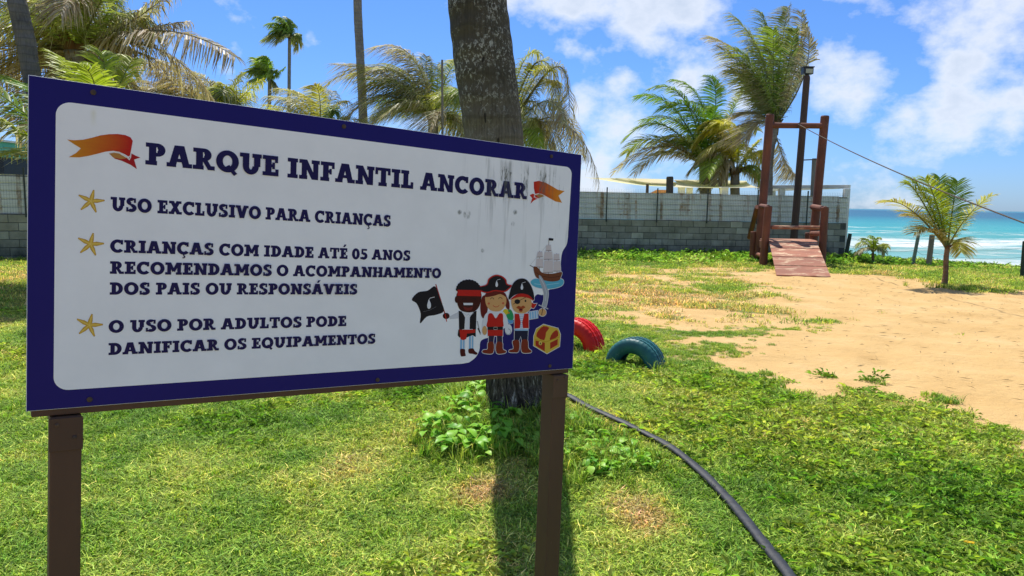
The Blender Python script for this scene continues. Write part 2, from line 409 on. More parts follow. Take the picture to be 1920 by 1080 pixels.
def scatter(name, P, scale, tint, protos, mat, tilt=.15):
    n = len(P); me = fast_mesh(name, P, np.zeros((0, 4), int), [
        ('rot', 'FLOAT_VECTOR', np.stack([rng.normal(0, tilt, n), rng.normal(0, tilt, n), rng.uniform(0, 6.283, n)], -1)),
        ('scl', 'FLOAT', scale), ('tint', 'FLOAT', tint), ('idx', 'INT', rng.integers(0, len(protos), n))])
    o = bpy.data.objects.new(name, me); COL.objects.link(o)
    ng = bpy.data.node_groups.new(name, 'GeometryNodeTree')
    ng.interface.new_socket('Geometry', in_out='INPUT', socket_type='NodeSocketGeometry'); ng.interface.new_socket('Geometry', in_out='OUTPUT', socket_type='NodeSocketGeometry')
    A = ng.nodes.new; K = ng.links.new; gi = A('NodeGroupInput'); gout = A('NodeGroupOutput')
    gti = A('GeometryNodeGeometryToInstance')
    for p in protos:
        p.materials.clear(); p.materials.append(mat)
        po = bpy.data.objects.new(name + '_tuft', p)          # lives only as the node's input, not in the scene
        oi = A('GeometryNodeObjectInfo'); oi.inputs['Object'].default_value = po; K(oi.outputs['Geometry'], gti.inputs[0])
    def na(nm, ty):
        q = A('GeometryNodeInputNamedAttribute'); q.data_type = ty; q.inputs['Name'].default_value = nm; return q.outputs['Attribute']
    ip = A('GeometryNodeInstanceOnPoints'); ip.inputs['Pick Instance'].default_value = True
    er = A('FunctionNodeEulerToRotation'); K(na('rot', 'FLOAT_VECTOR'), er.inputs[0])
    K(gi.outputs[0], ip.inputs['Points']); K(gti.outputs[0], ip.inputs['Instance']); K(na('idx', 'INT'), ip.inputs['Instance Index'])
    K(er.outputs[0], ip.inputs['Rotation']); K(na('scl', 'FLOAT'), ip.inputs['Scale']); K(ip.outputs[0], gout.inputs[0])
    md = o.modifiers.new('scatter', 'NODES'); md.node_group = ng
    return o
def wedge(y0, y1, step, margin=.6, half=.74):
    out = []
    yy = np.arange(y0, y1, step)
    for y in yy:
        xw = y * half + margin; x = np.arange(-xw, xw, step); out.append(np.stack([x, np.full(len(x), y)], -1))
    P = np.concatenate(out); return P + rng.uniform(-.5, .5, P.shape) * step
def lawn_tint(x, y):
    n = fbm(x * .8, y * .8, 21, 4); n2 = fbm(x * 3.1, y * 3.1, 22, 3)
    t = .37 + 1.3 * (n - .5) + .8 * (n2 - .5)
    for (px, py, r_, a) in DRYSPOTS: 
        q = DRYW[(px, py)]; t = t + a * np.exp(-(((x - q[0]) / r_) ** 2 + ((y - q[1]) / r_) ** 2))
    return t
DRYSPOTS = [(905, 925, .17, .75), (1225, 975, .2, .7), (650, 900, .3, .35), (250, 690, .6, .2), (1540, 790, .4, .1), (640, 820, .5, .25), (1160, 570, 1.5, .3), (1380, 600, 1.2, .3)]
DRYW = {(a, b): G(a, b) for a, b, _, _ in DRYSPOTS}
grass_p = [blade_proto(64, .065, .032, .0026, 1.3, 100 + i) for i in range(5)]
clover_p = [blade_proto(40, .065, .028, .0062, 1.0, 120 + i, True) for i in range(4)]
far_p = [blade_proto(64, .16, .038, .0046, 1.4, 140 + i) for i in range(4)]
vine_p = [blade_proto(30, .22, .12, .026, .8, 160 + i, True) for i in range(4)]
def broad_mask(x, y):
    # broad-leaved creeping weeds grow on the right side of the lawn
    n = fbm(x * 1.1, y * 1.1, 51, 4) - .5
    return np.clip(sstep(.4, 1.7, x - .05 * y + n * 2.0) + .8 * sstep(.06, .16, n) * 1.0, 0, 1)
P = np.concatenate([wedge(1.9, 6.0, .043), wedge(6.0, 9.6, .056)])
s_ = sandness(P[:, 0], P[:, 1]); keep = rng.uniform(size=len(P)) > s_ * 1.25 - .02
P = P[keep]; bm = broad_mask(P[:, 0], P[:, 1])
isb = (sdist(MIXZ, P[:, 0], P[:, 1]) < -.1) & (rng.uniform(size=len(P)) < bm * .42)
def xyz(P, dz=0): return np.stack([P[:, 0], P[:, 1], terrain(P[:, 0], P[:, 1]) + dz], -1)
Pa = P[~isb]; t = lawn_tint(Pa[:, 0], Pa[:, 1]) + rng.normal(0, .12, len(Pa))
sc = rng.uniform(.8, 1.25, len(Pa)) * np.where(Pa[:, 1] > 6, 1.2, 1) * (1 - .45 * sstep(-.3, .6, sdist(MIXZ, Pa[:, 0], Pa[:, 1])))
tag(scatter('lawn_grass', xyz(Pa), sc, t, grass_p, M_GRASS), 'short mown green lawn grass under and around the sign', 'grass', kind='stuff')
Pb = P[isb]; t = np.clip(lawn_tint(Pb[:, 0], Pb[:, 1]) - .04 + rng.normal(0, .11, len(Pb)), 0, .54)
tag(scatter('creeping_clover', xyz(Pb), rng.uniform(.8, 1.6, len(Pb)) * np.where(Pb[:, 1] > 6, 1.2, 1), t, clover_p, M_GRASS, .25), 'low broad leaved creeping weeds mixed in the lawn right of the hose', 'ground cover', kind='stuff')
P = wedge(9.6, 22.5, .125, 2, .8); vn = vineness(P[:, 0], P[:, 1]); s_ = sandness(P[:, 0], P[:, 1])
keep = rng.uniform(size=len(P)) > np.maximum(s_ * 1.22 - .02, vn * .7); P = P[keep]
tag(scatter('far_lawn_grass', xyz(P), rng.uniform(.7, 1.3, len(P)), lawn_tint(P[:, 0], P[:, 1]) + .08 + rng.normal(0, .15, len(P)), far_p, M_GRASS), 'sparse sunlit grass between the tyres and the far wall', 'grass', kind='stuff')
P = wedge(12.5, 26, .17, 2, .8); vn = vineness(P[:, 0], P[:, 1])
keep = (rng.uniform(size=len(P)) < vn * .95) & (sdist(SAND, P[:, 0], P[:, 1]) < .3) & (P[:, 0] - x_edge(P[:, 1]) < 2.5) & ~((P[:, 1] > 23.3) & (P[:, 0] < 11))
P = P[keep]
tag(scatter('creeping_vine', xyz(P), rng.uniform(.55, 1.15, len(P)) * np.where(P[:, 0] > 11, .62, 1), np.clip(.34 + 1.6 * (fbm(P[:, 0], P[:, 1], 81) - .5) + rng.normal(0, .15, len(P)), 0, 1), vine_p, M_VINE, .3), 'leafy creeping beach vine along the wall foot and dune edge', 'ground cover', kind='stuff')
# twigs and leaf litter over the sand
b = MB(); 
q = wedge(3, 20, .24, 0, .74); q = q[(sandness(q[:, 0], q[:, 1]) > .35) & (rng.uniform(size=len(q)) < .5)]
for x, y in q:
    a = rng.uniform(0, 3.14); l_ = rng.uniform(.01, .05) * (1 + y * .05); z = float(terrain(x, y)) + .018; w_ = rng.uniform(.0015, .004) * (1 + y * .06)
    dx, dy = math.cos(a), math.sin(a); o = len(b.v); k = rng.uniform(-.3, .3)
    b.v += [(x - dx * l_, y - dy * l_, z), (x + k * l_ * dy - dy * w_, y - k * l_ * dx + dx * w_, z + .006), (x + dx * l_, y + dy * l_, z + .004), (x + k * l_ * dy + dy * w_, y - k * l_ * dx - dx * w_, z)]
    b.face((o, o + 1, o + 2, o + 3))
lit = Mat('twig_litter', .9); lit.color(lit.ramp(lit.noise(lit.coords((1, 1, 1)), 3), [(.4, (.10, .07, .03)), (.6, (.2, .16, .07))]))
tag(b.build('twig_litter', lit.m), 'scattered dry twigs and leaf bits on the sand', 'litter', kind='stuff')

# ------------------------------------------------------------------ sign board
SM = Matrix(((0.813799, -0.580777, 0.020696, -1.05917425), (0.578369, 0.812874, 0.068732, 1.55562643), (-0.056741, -0.043965, 0.99742, -0.47311965 + CAM_H), (0, 0, 0, 1)))
SW, SH = 1.563942, .729354
sign = empty('information_sign', mat=SM)
tag(sign, 'blue bordered white playground rules sign on two brown posts in the foreground', 'sign')
SMi = np.array(SM.inverted()); SMn = np.array(SM)
def S(px, py):                                        # sight line -> point on the sign face, in sign coordinates
    o = SMi[:3, :3] @ CAM + SMi[:3, 3]; d = SMi[:3, :3] @ ray(px, py); t = -o[1] / d[1]; p = o + d * t; return (p[0], p[2])
BOTTOM = -1.22
M_BROWN = painted('brown_painted_steel', (.095, .045, .022), (.068, .032, .016), .6, 5, (1, 1, .3), .05, (.16, .10, .07), (.70, .74))
mp = Mat('printed_sheet', .55, .12)
ca = mp.n('Attribute'); ca.attribute_name = 'Col'
ov = mp.coords((1, 1, 1)); sp = mp.n('SeparateXYZ'); mp.l(ov, sp.inputs[0])
stv = mp.coords((1, 1, .07)); st = mp.noise(stv, 34, 4, .6, .2); st2 = mp.noise(mp.coords((1, 1, .30)), 75, 6, .75, .6)
def window(mm, v, a, b_, c, d): return mm.math('MULTIPLY', mm.math('DIVIDE', mm.math('SUBTRACT', v, a), b_ - a, clamp=True), mm.math('DIVIDE', mm.math('SUBTRACT', d, v), d - c, clamp=True))
du, dv = S(955, 300), S(1060, 400)
zone = mp.math('MULTIPLY', window(mp, sp.outputs['X'], S(850, 400)[0], S(930, 400)[0], SW - .05, SW - .03), window(mp, sp.outputs['Z'], S(1000, 520)[1], S(1000, 360)[1], SH - .06, SH - .045))
g1 = mp.math('MULTIPLY', mp.ramp(st, [(.53, BW[0]), (.68, BW[1])]), mp.math('MULTIPLY', zone, .60))
zone2 = mp.math('MULTIPLY', window(mp, sp.outputs['X'], S(915, 330)[0], S(945, 330)[0], S(1060, 330)[0], S(1068, 330)[0]), window(mp, sp.outputs['Z'], S(1000, 400)[1], S(1000, 345)[1], SH - .085, SH - .05))
g2 = mp.math('MULTIPLY', mp.math('MULTIPLY', mp.ramp(st, [(.50, BW[0]), (.60, BW[1])]), mp.ramp(st2, [(.48, BW[0]), (.56, BW[1])])), mp.math('MULTIPLY', zone2, .95))
gr = mp.math('MAXIMUM', g1, g2)
for bx, by, br_ in ((876, 402, .016), (862, 398, .009), (966, 398, .010), (962, 420, .009), (905, 470, .008)):
    q = S(bx, by); dq = mp.n('VectorMath'); dq.operation = 'DISTANCE'; mp.l(mp.coords((1, 0, 1)), dq.inputs[0]); dq.inputs[1].default_value = (q[0], 0, q[1])
    fq = mp.math('SUBTRACT', 1.0, mp.math('DIVIDE', dq.outputs['Value'], br_), clamp=True)
    gr = mp.math('MAXIMUM', gr, mp.math('MULTIPLY', mp.math('MULTIPLY', fq, 1.6, clamp=True), mp.ramp(st2, [(.42, BW[0]), (.54, (.8,) * 3)])))
drip = mp.math('MULTIPLY', window(mp, sp.outputs['X'], S(168, 200)[0], S(175, 200)[0], S(176, 200)[0], S(183, 200)[0]), window(mp, sp.outputs['Z'], S(175, 240)[1], S(175, 205)[1], S(175, 212)[1], S(175, 202)[1]))
fine = mp.ramp(mp.noise(ov, 8, 6, .6), [(.3, (.93, .93, .93)), (.7, (1, 1, 1))])
mp.color(mp.mix(gr, mp.mix(1.0, ca.outputs['Color'], fine, 'MULTIPLY'), (.10, .11, .095)))
mp.color(mp.mix(mp.math('MULTIPLY', drip, .35), mp.p.inputs['Base Color'].links[0].from_socket, (.55, .52, .16)))
mp.l(mp.math('ADD', .38, mp.math('MULTIPLY', gr, .4)), mp.p.inputs['Roughness'])
M_PRINT = mp.m
WHITE = (.87, .88, .885); NAVY = (.014, .010, .135); INK = (.014, .010, .072)
LAY = .00005
# panel: thin folded metal sheet with white cut edge
b = MB(); b.box((SW / 2, .0052, SH / 2), (SW, .008, SH)); M_EDGE = painted('white_sheet_edge', (.72, .74, .75), (.6, .62, .63), .5)
pan = b.build('panel', M_EDGE, sign, bevel=.0008)
class Print:
    """flat print: every shape is a layer a hair in front of the last"""
    def __init__(s, y0): s.b = MB(); s.y = y0
    def poly(s, pts, col, grad=None):
        s.y -= LAY * .35; n = len(pts); o = len(s.b.v)
        s.b.v += [(p[0], s.y, p[1]) for p in pts]
        for t in tessellate_polygon([[Vector((p[0], p[1], 0)) for p in pts]]):
            a, b_, c = [pts[i] for i in t]
            if (b_[0] - a[0]) * (c[1] - a[1]) - (b_[1] - a[1]) * (c[0] - a[0]) < 0: t = (t[0], t[2], t[1])
            s.b.face([o + i for i in t], [grad(pts[i]) for i in t] if grad else col)
    def line(s, pts, w_, col, closed=False):
        pts = [Vector(p) for p in pts]
        if closed: pts = pts + [pts[0]]
        L_ = []; Rr = []
        for i, p in enumerate(pts):
            a = pts[i - 1] if i else (pts[-2] if closed else p); c = pts[i + 1] if i < len(pts) - 1 else (pts[1] if closed else p)
            d1 = (p - a).normalized() if (p - a).length > 1e-9 else None; d2 = (c - p).normalized() if (c - p).length > 1e-9 else None
            if d1 is None: d1 = d2
            if d2 is None: d2 = d1
            d = (d1 + d2); d = d.normalized() if d.length > 1e-6 else d1; nn = Vector((-d.y, d.x)); k = 1 / max(.55, abs(nn.dot(Vector((-d1.y, d1.x)))))
            L_.append(p + nn * w_ / 2 * k); Rr.append(p - nn * w_ / 2 * k)
        s.y -= LAY * .35; o = len(s.b.v)
        for a, c in zip(L_, Rr): s.b.v += [(a.x, s.y, a.y), (c.x, s.y, c.y)]
        for i in range(len(L_) - 1): s.b.face((o + 2 * i, o + 2 * i + 1, o + 2 * i + 3, o + 2 * i + 2), col)
    def build(s, name): return s.b.build(name, M_PRINT, sign, colors=True)
def smooth(pts, n=6, closed=True):
    out = []; m_ = len(pts)
    for i in range(m_ if closed else m_ - 1):
        p0, p1, p2, p3 = [np.array(pts[(i + k) % m_] if closed else pts[min(max(i + k, 0), m_ - 1)], float) for k in (-1, 0, 1, 2)]
        for j in range(n):
            t = j / n; out.append(tuple(.5 * (2 * p1 + (p2 - p0) * t + (2 * p0 - 5 * p1 + 4 * p2 - p3) * t * t + (3 * p1 - p0 - 3 * p2 + p3) * t ** 3)))
    if not closed: out.append(tuple(pts[-1]))
    return out
def rr(x0, y0, x1, y1, r_, n=6):
    o = []
    for cx, cy, a0 in ((x1 - r_, y1 - r_, 0), (x0 + r_, y1 - r_, 90), (x0 + r_, y0 + r_, 180), (x1 - r_, y0 + r_, 270)):
        for k in range(n + 1): a = R(a0 + 90 * k / n); o.append((cx + r_ * math.cos(a), cy + r_ * math.sin(a)))
    return o
# blue face, then the white field over it
pr = Print(.0010); pr.poly([(0.001, 0.001), (SW - .001, 0.001), (SW - .001, SH - .001), (.001, SH - .001)], NAVY); pr.build('blue_face')
z3 = lambda x, y: S(740 + x / 3.725, 430 + y / 3.725)
fx0, fy0 = S(102, 500)[0], S(400, 711)[1]; fx1, fy1 = S(1069, 400)[0], S(600, 250)[1]
fy0 = (S(150, 725)[1] + S(800, 690)[1]) / 2; fx0 = (S(105, 300)[0] + S(100, 650)[0]) / 2; fy1 = (S(200, 201)[1] + S(980, 302)[1]) / 2
cr_ = .030
fld = []
for cx, cy, a0 in ((fx0 + cr_, fy0 + cr_, 270), (fx0 + cr_, fy1 - cr_, 180), (fx1 - cr_ * .8, fy1 - cr_ * .8, 90)):
    for k in range(9):
        a = R(a0 - 90 * k / 8); rr_ = cr_ if a0 != 90 else cr_ * .8; fld.append((cx + rr_ * math.cos(a), cy + rr_ * math.sin(a)))
fld += smooth([z3(1210, 60), z3(1200, 110), z3(1170, 165), z3(1160, 260), z3(1166, 330), z3(1120, 400), z3(1075, 425), z3(1035, 458), z3(985, 462), z3(930, 580), z3(800, 650), z3(700, 740), z3(607, 775), z3(592, 845), z3(565, 895), z3(520, 930)], 5, False)
fld += [(z3(470, 940)[0], fy0)]
pr = Print(.00060); pr.poly(fld, WHITE); pr.build('white_field')

# slab serif lettering, unit cap height
def glyph(ch):
    P_ = []; s = .285; sf = .195
    def box(x0, y0, x1, y1): P_.append([(x0, y0), (x1, y0), (x1, y1), (x0, y1)])
    def diag(x0, x1, w_=s * 1.08, y0=0, y1=1): P_.append([(x0 - w_ / 2, y0), (x0 + w_ / 2, y0), (x1 + w_ / 2, y1), (x1 - w_ / 2, y1)])
    def ring(cx, cy, rx, ry, a0, a1, w_=s, h_=None):
        h_ = h_ or w_ * .86; n = max(4, int(abs(a1 - a0) / 12)); o = []; i_ = []
        for k in range(n + 1):
            a = R(a0 + (a1 - a0) * k / n); o.append((cx + rx * math.cos(a), cy + ry * math.sin(a))); i_.append((cx + (rx - w_) * math.cos(a), cy + (ry - h_) * math.sin(a)))
        for k in range(n): P_.append([o[k], o[k + 1], i_[k + 1], i_[k]])
    def serif(cx, top, w_=.44): box(cx - w_ / 2, 1 - sf if top else 0, cx + w_ / 2, 1 if top else sf)
    W_ = .8
    if ch == 'I': box(.15, 0, .15 + s, 1); serif(.257, 0, .49); serif(.257, 1, .49); W_ = .515
    elif ch in 'PR':
        box(.12, 0, .12 + s, 1); serif(.215, 0, .45); box(0, 1 - sf, .2, 1); box(.12, 1 - .18, .46, 1); box(.12, .40, .46, .57); ring(.45, .70, .31, .30, -90, 90)
        W_ = .77
        if ch == 'R': P_.append([(.36, .46), (.59, .46), (.80, .08), (.62, 0)]); box(.60, 0, .90, sf); W_ = .90
    elif ch == 'D': box(.12, 0, .12 + s, 1); box(0, 1 - sf, .2, 1); box(0, 0, .2, sf); box(.12, .82, .42, 1); box(.12, 0, .42, .18); ring(.40, .5, .46, .5, -90, 90); W_ = .88
    elif ch in 'OQ':
        ring(.49, .5, .49, .53, 0, 360); W_ = .98
        if ch == 'Q': P_.append([(.42, .24), (.56, .34), (.92, -.06), (.78, -.17)])
    elif ch == '0': ring(.36, .5, .37, .53, 0, 360); W_ = .74
    elif ch in 'CÇ':
        ring(.49, .5, .49, .53, 48, 318); box(.68, .64, .84, 1.0); W_ = .87
        if ch == 'Ç': P_.append([(.44, -.01), (.56, -.01), (.54, -.10), (.45, -.10)]); ring(.46, -.20, .15, .13, -120, 80, .09, .09)
    elif ch == 'S':
        ring(.36, .745, .33, .285, 40, 270, s * .98); ring(.36, .275, .36, .305, -140, 90, s * .98); box(.29, .43, .43, .58)
        box(.53, .66, .67, .99); box(.02, .0, .16, .32); W_ = .73
    elif ch in 'EF':
        box(.12, 0, .12 + s, 1); box(0, 1 - sf, .69, 1); box(.56, .66, .70, 1); box(.2, .43, .56, .58)
        if ch == 'E': box(0, 0, .72, sf); box(.585, 0, .73, .34); W_ = .74
        else: serif(.215, 0, .45); W_ = .70
        box(.44, .34, .56, .67) if ch == 'E' else box(.44, .36, .56, .65)
    elif ch == 'L': box(.12, 0, .12 + s, 1); serif(.215, 1, .45); box(0, 0, .68, sf); box(.55, 0, .70, .37); W_ = .71
    elif ch == 'T': box(.31, 0, .31 + s, 1); box(.02, .83, .82, 1); box(.0, .62, .15, 1); box(.69, .62, .84, 1); serif(.417, 0, .46); W_ = .84
    elif ch == 'U': box(.12, .38, .12 + s, 1); box(.62, .38, .62 + s, 1); serif(.20, 1, .42); serif(.75, 1, .42); ring(.478, .38, .358, .41, 180, 360); W_ = .96
    elif ch == 'V': diag(.46, .19); diag(.50, .77); serif(.18, 1, .40); serif(.80, 1, .40); W_ = .98
    elif ch == 'X': diag(.74, .22); diag(.20, .72); serif(.20, 0, .40); serif(.76, 0, .40); serif(.21, 1, .38); serif(.73, 1, .38); W_ = .96
    elif ch in 'AÁ':
        diag(.20, .44, s, 0, 1); diag(.79, .54, s * 1.02, 0, 1); box(.26, .24, .72, .40); serif(.18, 0, .38); serif(.82, 0, .38); W_ = 1.0; box(.30, .84, .66, 1)
        if ch == 'Á': P_.append([(.44, 1.10), (.60, 1.10), (.76, 1.34), (.56, 1.34)])
    elif ch == 'É':
        a, W_ = glyph('E'); P_ += a; P_.append([(.30, 1.10), (.46, 1.10), (.62, 1.34), (.42, 1.34)])
    elif ch == 'N': box(.12, 0, .12 + s * .9, 1); box(.68, 0, .68 + s * .9, 1); P_.append([(.12, 1), (.38, 1), (.86, 0), (.62, 0)]); serif(.20, 0, .40); serif(.80, 1, .40); box(0, 1 - sf, .2, 1); W_ = 1.0
    elif ch == 'M':
        box(.14, 0, .14 + s * .9, 1); box(.84, 0, .84 + s * .9, 1); P_.append([(.14, 1), (.40, 1), (.67, .34), (.50, .22)]); P_.append([(1.03, 1), (.78, 1), (.50, .34), (.67, .22)])
        serif(.20, 0, .42); serif(.95, 0, .42); box(0, 1 - sf, .2, 1); box(.95, 1 - sf, 1.16, 1); W_ = 1.17
    elif ch == 'H': box(.12, 0, .12 + s, 1); box(.66, 0, .66 + s, 1); box(.2, .42, .8, .58); [serif(c, t, .42) for c in (.22, .77) for t in (0, 1)]; W_ = .98
    elif ch == '5': box(.10, .50, .27, 1); box(.10, .83, .62, 1); ring(.32, .32, .36, .35, -150, 130, s); box(.0, .02, .12, .22); W_ = .70
    return P_, W_
def textline(txt, left, right, captop, name='lettering'):
    (u0, v0), (u1, v1) = S(*left), S(*right); v = (v0 + v1) / 2; H = S(*captop)[1] - v0
    gl = []; x = 0
    for c in txt:
        if c == ' ': x += .36; gl.append(None); continue
        g, W_ = glyph(c); gl.append((x, g)); x += W_ + .05
    x -= .05; k = (u1 - u0) / x; p = Print(.00020)
    for it in gl:
        if it is None: p.build('word'); p = Print(.00020); continue
        gx, g = it
        for po in g: p.poly([(u0 + (gx + a) * k, v + c * H) for a, c in po], INK)
    print('text', txt[:8], 'aspect', round(k / H, 3), 'dv', round(v1 - v0, 4)); return p.build('word')
textline('PARQUE INFANTIL ANCORAR', (273, 308), (987, 374), (273, 266.5))
textline('USO EXCLUSIVO PARA CRIANÇAS', (207.5, 396), (732, 424), (207.5, 370))
textline('CRIANÇAS COM IDADE ATÉ 05 ANOS', (206.4, 473.5), (769, 488.5), (206.4, 449.5))
textline('RECOMENDAMOS O ACOMPANHAMENTO', (206.2, 512.7), (826, 522), (206.2, 489))
textline('DOS PAIS OU RESPONSÁVEIS', (205.8, 551.7), (669, 552.5), (205.8, 528.5))
textline('O USO POR ADULTOS PODE', (203.5, 622), (649, 613), (203.5, 599))
textline('DANIFICAR OS EQUIPAMENTOS', (203.5, 662), (703, 647), (203.5, 639.5))

# starfish bullets
for cx, cy in ((170.8, 376.9), (169.8, 457.6), (167.6, 609.5)):
    p = Print(.00020); tips = [(5, -20.5), (25, -1), (9.5, 21), (-19, 16), (-23, -11)]
    def star(wi, ti):
        o = []
        for i, (a, c) in enumerate(tips):
            a2, c2 = tips[(i + 1) % 5]; l_ = math.hypot(a, c); nx_, ny_ = -c / l_, a / l_
            o += [S(cx + a * .45 + nx_ * -wi, cy + c * .45 + ny_ * -wi), S(cx + a * ti - nx_ * 1.4, cy + c * ti - ny_ * 1.4), S(cx + a * ti * 1.02, cy + c * ti * 1.02), S(cx + a * ti + nx_ * 1.4, cy + c * ti + ny_ * 1.4), S(cx + a * .45 + nx_ * wi, cy + c * .45 + ny_ * wi)]
            mx_, my_ = (a + a2) / 2, (c + c2) / 2; ml = math.hypot(mx_, my_); o.append(S(cx + mx_ / ml * (wi + 2.2), cy + my_ / ml * (wi + 2.2)))
        return o
    p.poly(star(3.9, 1.0), (.42, .20, .015)); p.poly(star(2.9, .95), (.66, .42, .05))
    for a, c in tips: p.line([S(cx, cy), S(cx + a * .75, cy + c * .75)], .0016, (.80, .58, .14))
    p.build('starfish')
# ribbons
z1 = lambda x, y: S(x / 3.0855, 120 + y / 3.0855); z2 = lambda x, y: S(560 + x / 3.375, 220 + y / 3.375)
def ribbon(fn, body, tail, fold, curl, flip):
    p = Print(.00020); B = [fn(*q) for q in body]; lo = min(q[0] for q in B); hi = max(q[0] for q in B)
    cA, cB = ((.62, .24, .012), (.50, .012, .008)) if not flip else ((.50, .012, .008), (.70, .26, .012))
    def grad(q):
        t = min(1, max(0, (q[0] - lo) / (hi - lo))); t = t * t * (3 - 2 * t); return tuple(a + (b_ - a) * t for a, b_ in zip(cA, cB))
    # body cut into strips so that the printed gradient is smooth
    p.poly([fn(*q) for q in tail], (.40, .012, .012) if not flip else (.55, .03, .012))
    p.poly([fn(*q) for q in fold], (.48, .22, .05))
    p.line([fn(*q) for q in curl], .0022, (.78, .74, .70)); p.poly(B, None, grad); p.line([fn(*q) for q in curl], .0014, (.80, .76, .72))
    p.build('ribbon')
top = [(388, 437), (430, 441), (480, 438), (530, 427), (580, 413), (630, 406), (680, 405), (725, 411), (755, 424), (768, 445)]
bot = [(760, 490), (752, 530), (742, 535), (722, 522), (690, 508), (655, 502), (610, 507), (560, 520), (510, 532), (460, 540), (398, 539), (440, 515), (468, 488), (430, 465)]
ribbon(z1, top + bot, [(745, 545), (762, 518), (785, 530), (812, 541), (776, 553), (792, 608), (755, 583), (705, 560), (665, 548), (630, 517), (680, 530)], [(630, 517), (655, 512), (690, 518), (735, 545), (700, 550), (655, 541)], [(632, 515), (670, 508), (705, 518), (735, 540), (748, 553), (755, 540), (758, 515)], False)
ribbon(z2, [(1488, 408), (1520, 402), (1560, 412), (1600, 434), (1640, 458), (1683, 467), (1644, 496), (1667, 541), (1625, 532), (1585, 510), (1550, 490), (1520, 482), (1496, 484), (1489, 450)],
       [(1462, 492), (1482, 483), (1500, 490), (1530, 486), (1555, 500), (1520, 512), (1490, 525), (1467, 547), (1478, 512)], [(1500, 490), (1530, 484), (1556, 498), (1525, 512)], [(1490, 508), (1492, 492), (1515, 482), (1545, 488), (1555, 500), (1520, 514), (1500, 510), (1492, 498)], True)

# pirate children, chest and ship printed in the lower right corner
def ell(cx, cy, rx, ry, n=20, a0=0, a1=360): return [(cx + rx * math.cos(R(a0 + (a1 - a0) * k / n)), cy + ry * math.sin(R(a0 + (a1 - a0) * k / n))) for k in range(n if a1 - a0 == 360 else n + 1)]
BLK = (.012, .010, .013); RED = (.50, .016, .010); BRN = (.055, .010, .006); TAN = (.62, .34, .13); PW = (.70, .71, .74); MAR = (.13, .012, .008); BOOT = (.20, .028, .012); GRY = (.36, .38, .42); LBL = (.24, .46, .68)
def draw(name, halo, items):
    p = Print(.00020); K_ = 1 / 3.725 * .00160
    for it in items:
        if it[0] in 'PS' and halo: p.line([z3(*q) for q in (smooth(it[1], 4) if it[0] == 'S' else it[1])], halo * .00034, PW, True)
    for it in items:
        if it[0] == 'P': p.poly([z3(*q) for q in it[1]], it[2])
        elif it[0] == 'S': p.poly([z3(*q) for q in smooth(it[1], 4)], it[2])
        elif it[0] == 'L': p.line([z3(*q) for q in it[1]], it[3] * .00034, it[2])
        elif it[0] == 'p': p.poly([z3(*q) for q in it[1]], it[2])
    p.build(name)
def emblem(cx, cy, k): return [('p', smooth([(cx, cy - 22 * k), (cx + 10 * k, cy), (cx + 9 * k, cy + 18 * k), (cx, cy + 26 * k), (cx - 9 * k, cy + 18 * k), (cx - 9 * k, cy)], 3), PW), ('L', [(cx - 4 * k, cy - 18 * k), (cx + 6 * k, cy - 32 * k), (cx + 30 * k, cy - 38 * k)], PW, 4 * k)]
draw('pirate_flag', 0, [('L', [(287, 383), (352, 592)], (.36, .02, .015), 10), ('S', [(120, 490), (165, 440), (230, 428), (283, 398), (315, 480), (345, 568), (290, 597), (225, 610), (178, 657), (182, 590), (155, 520)], BLK), ('L', [(200, 575), (245, 565), (290, 540)], (.2, .2, .22), 2)] + emblem(240, 522, 1.3))
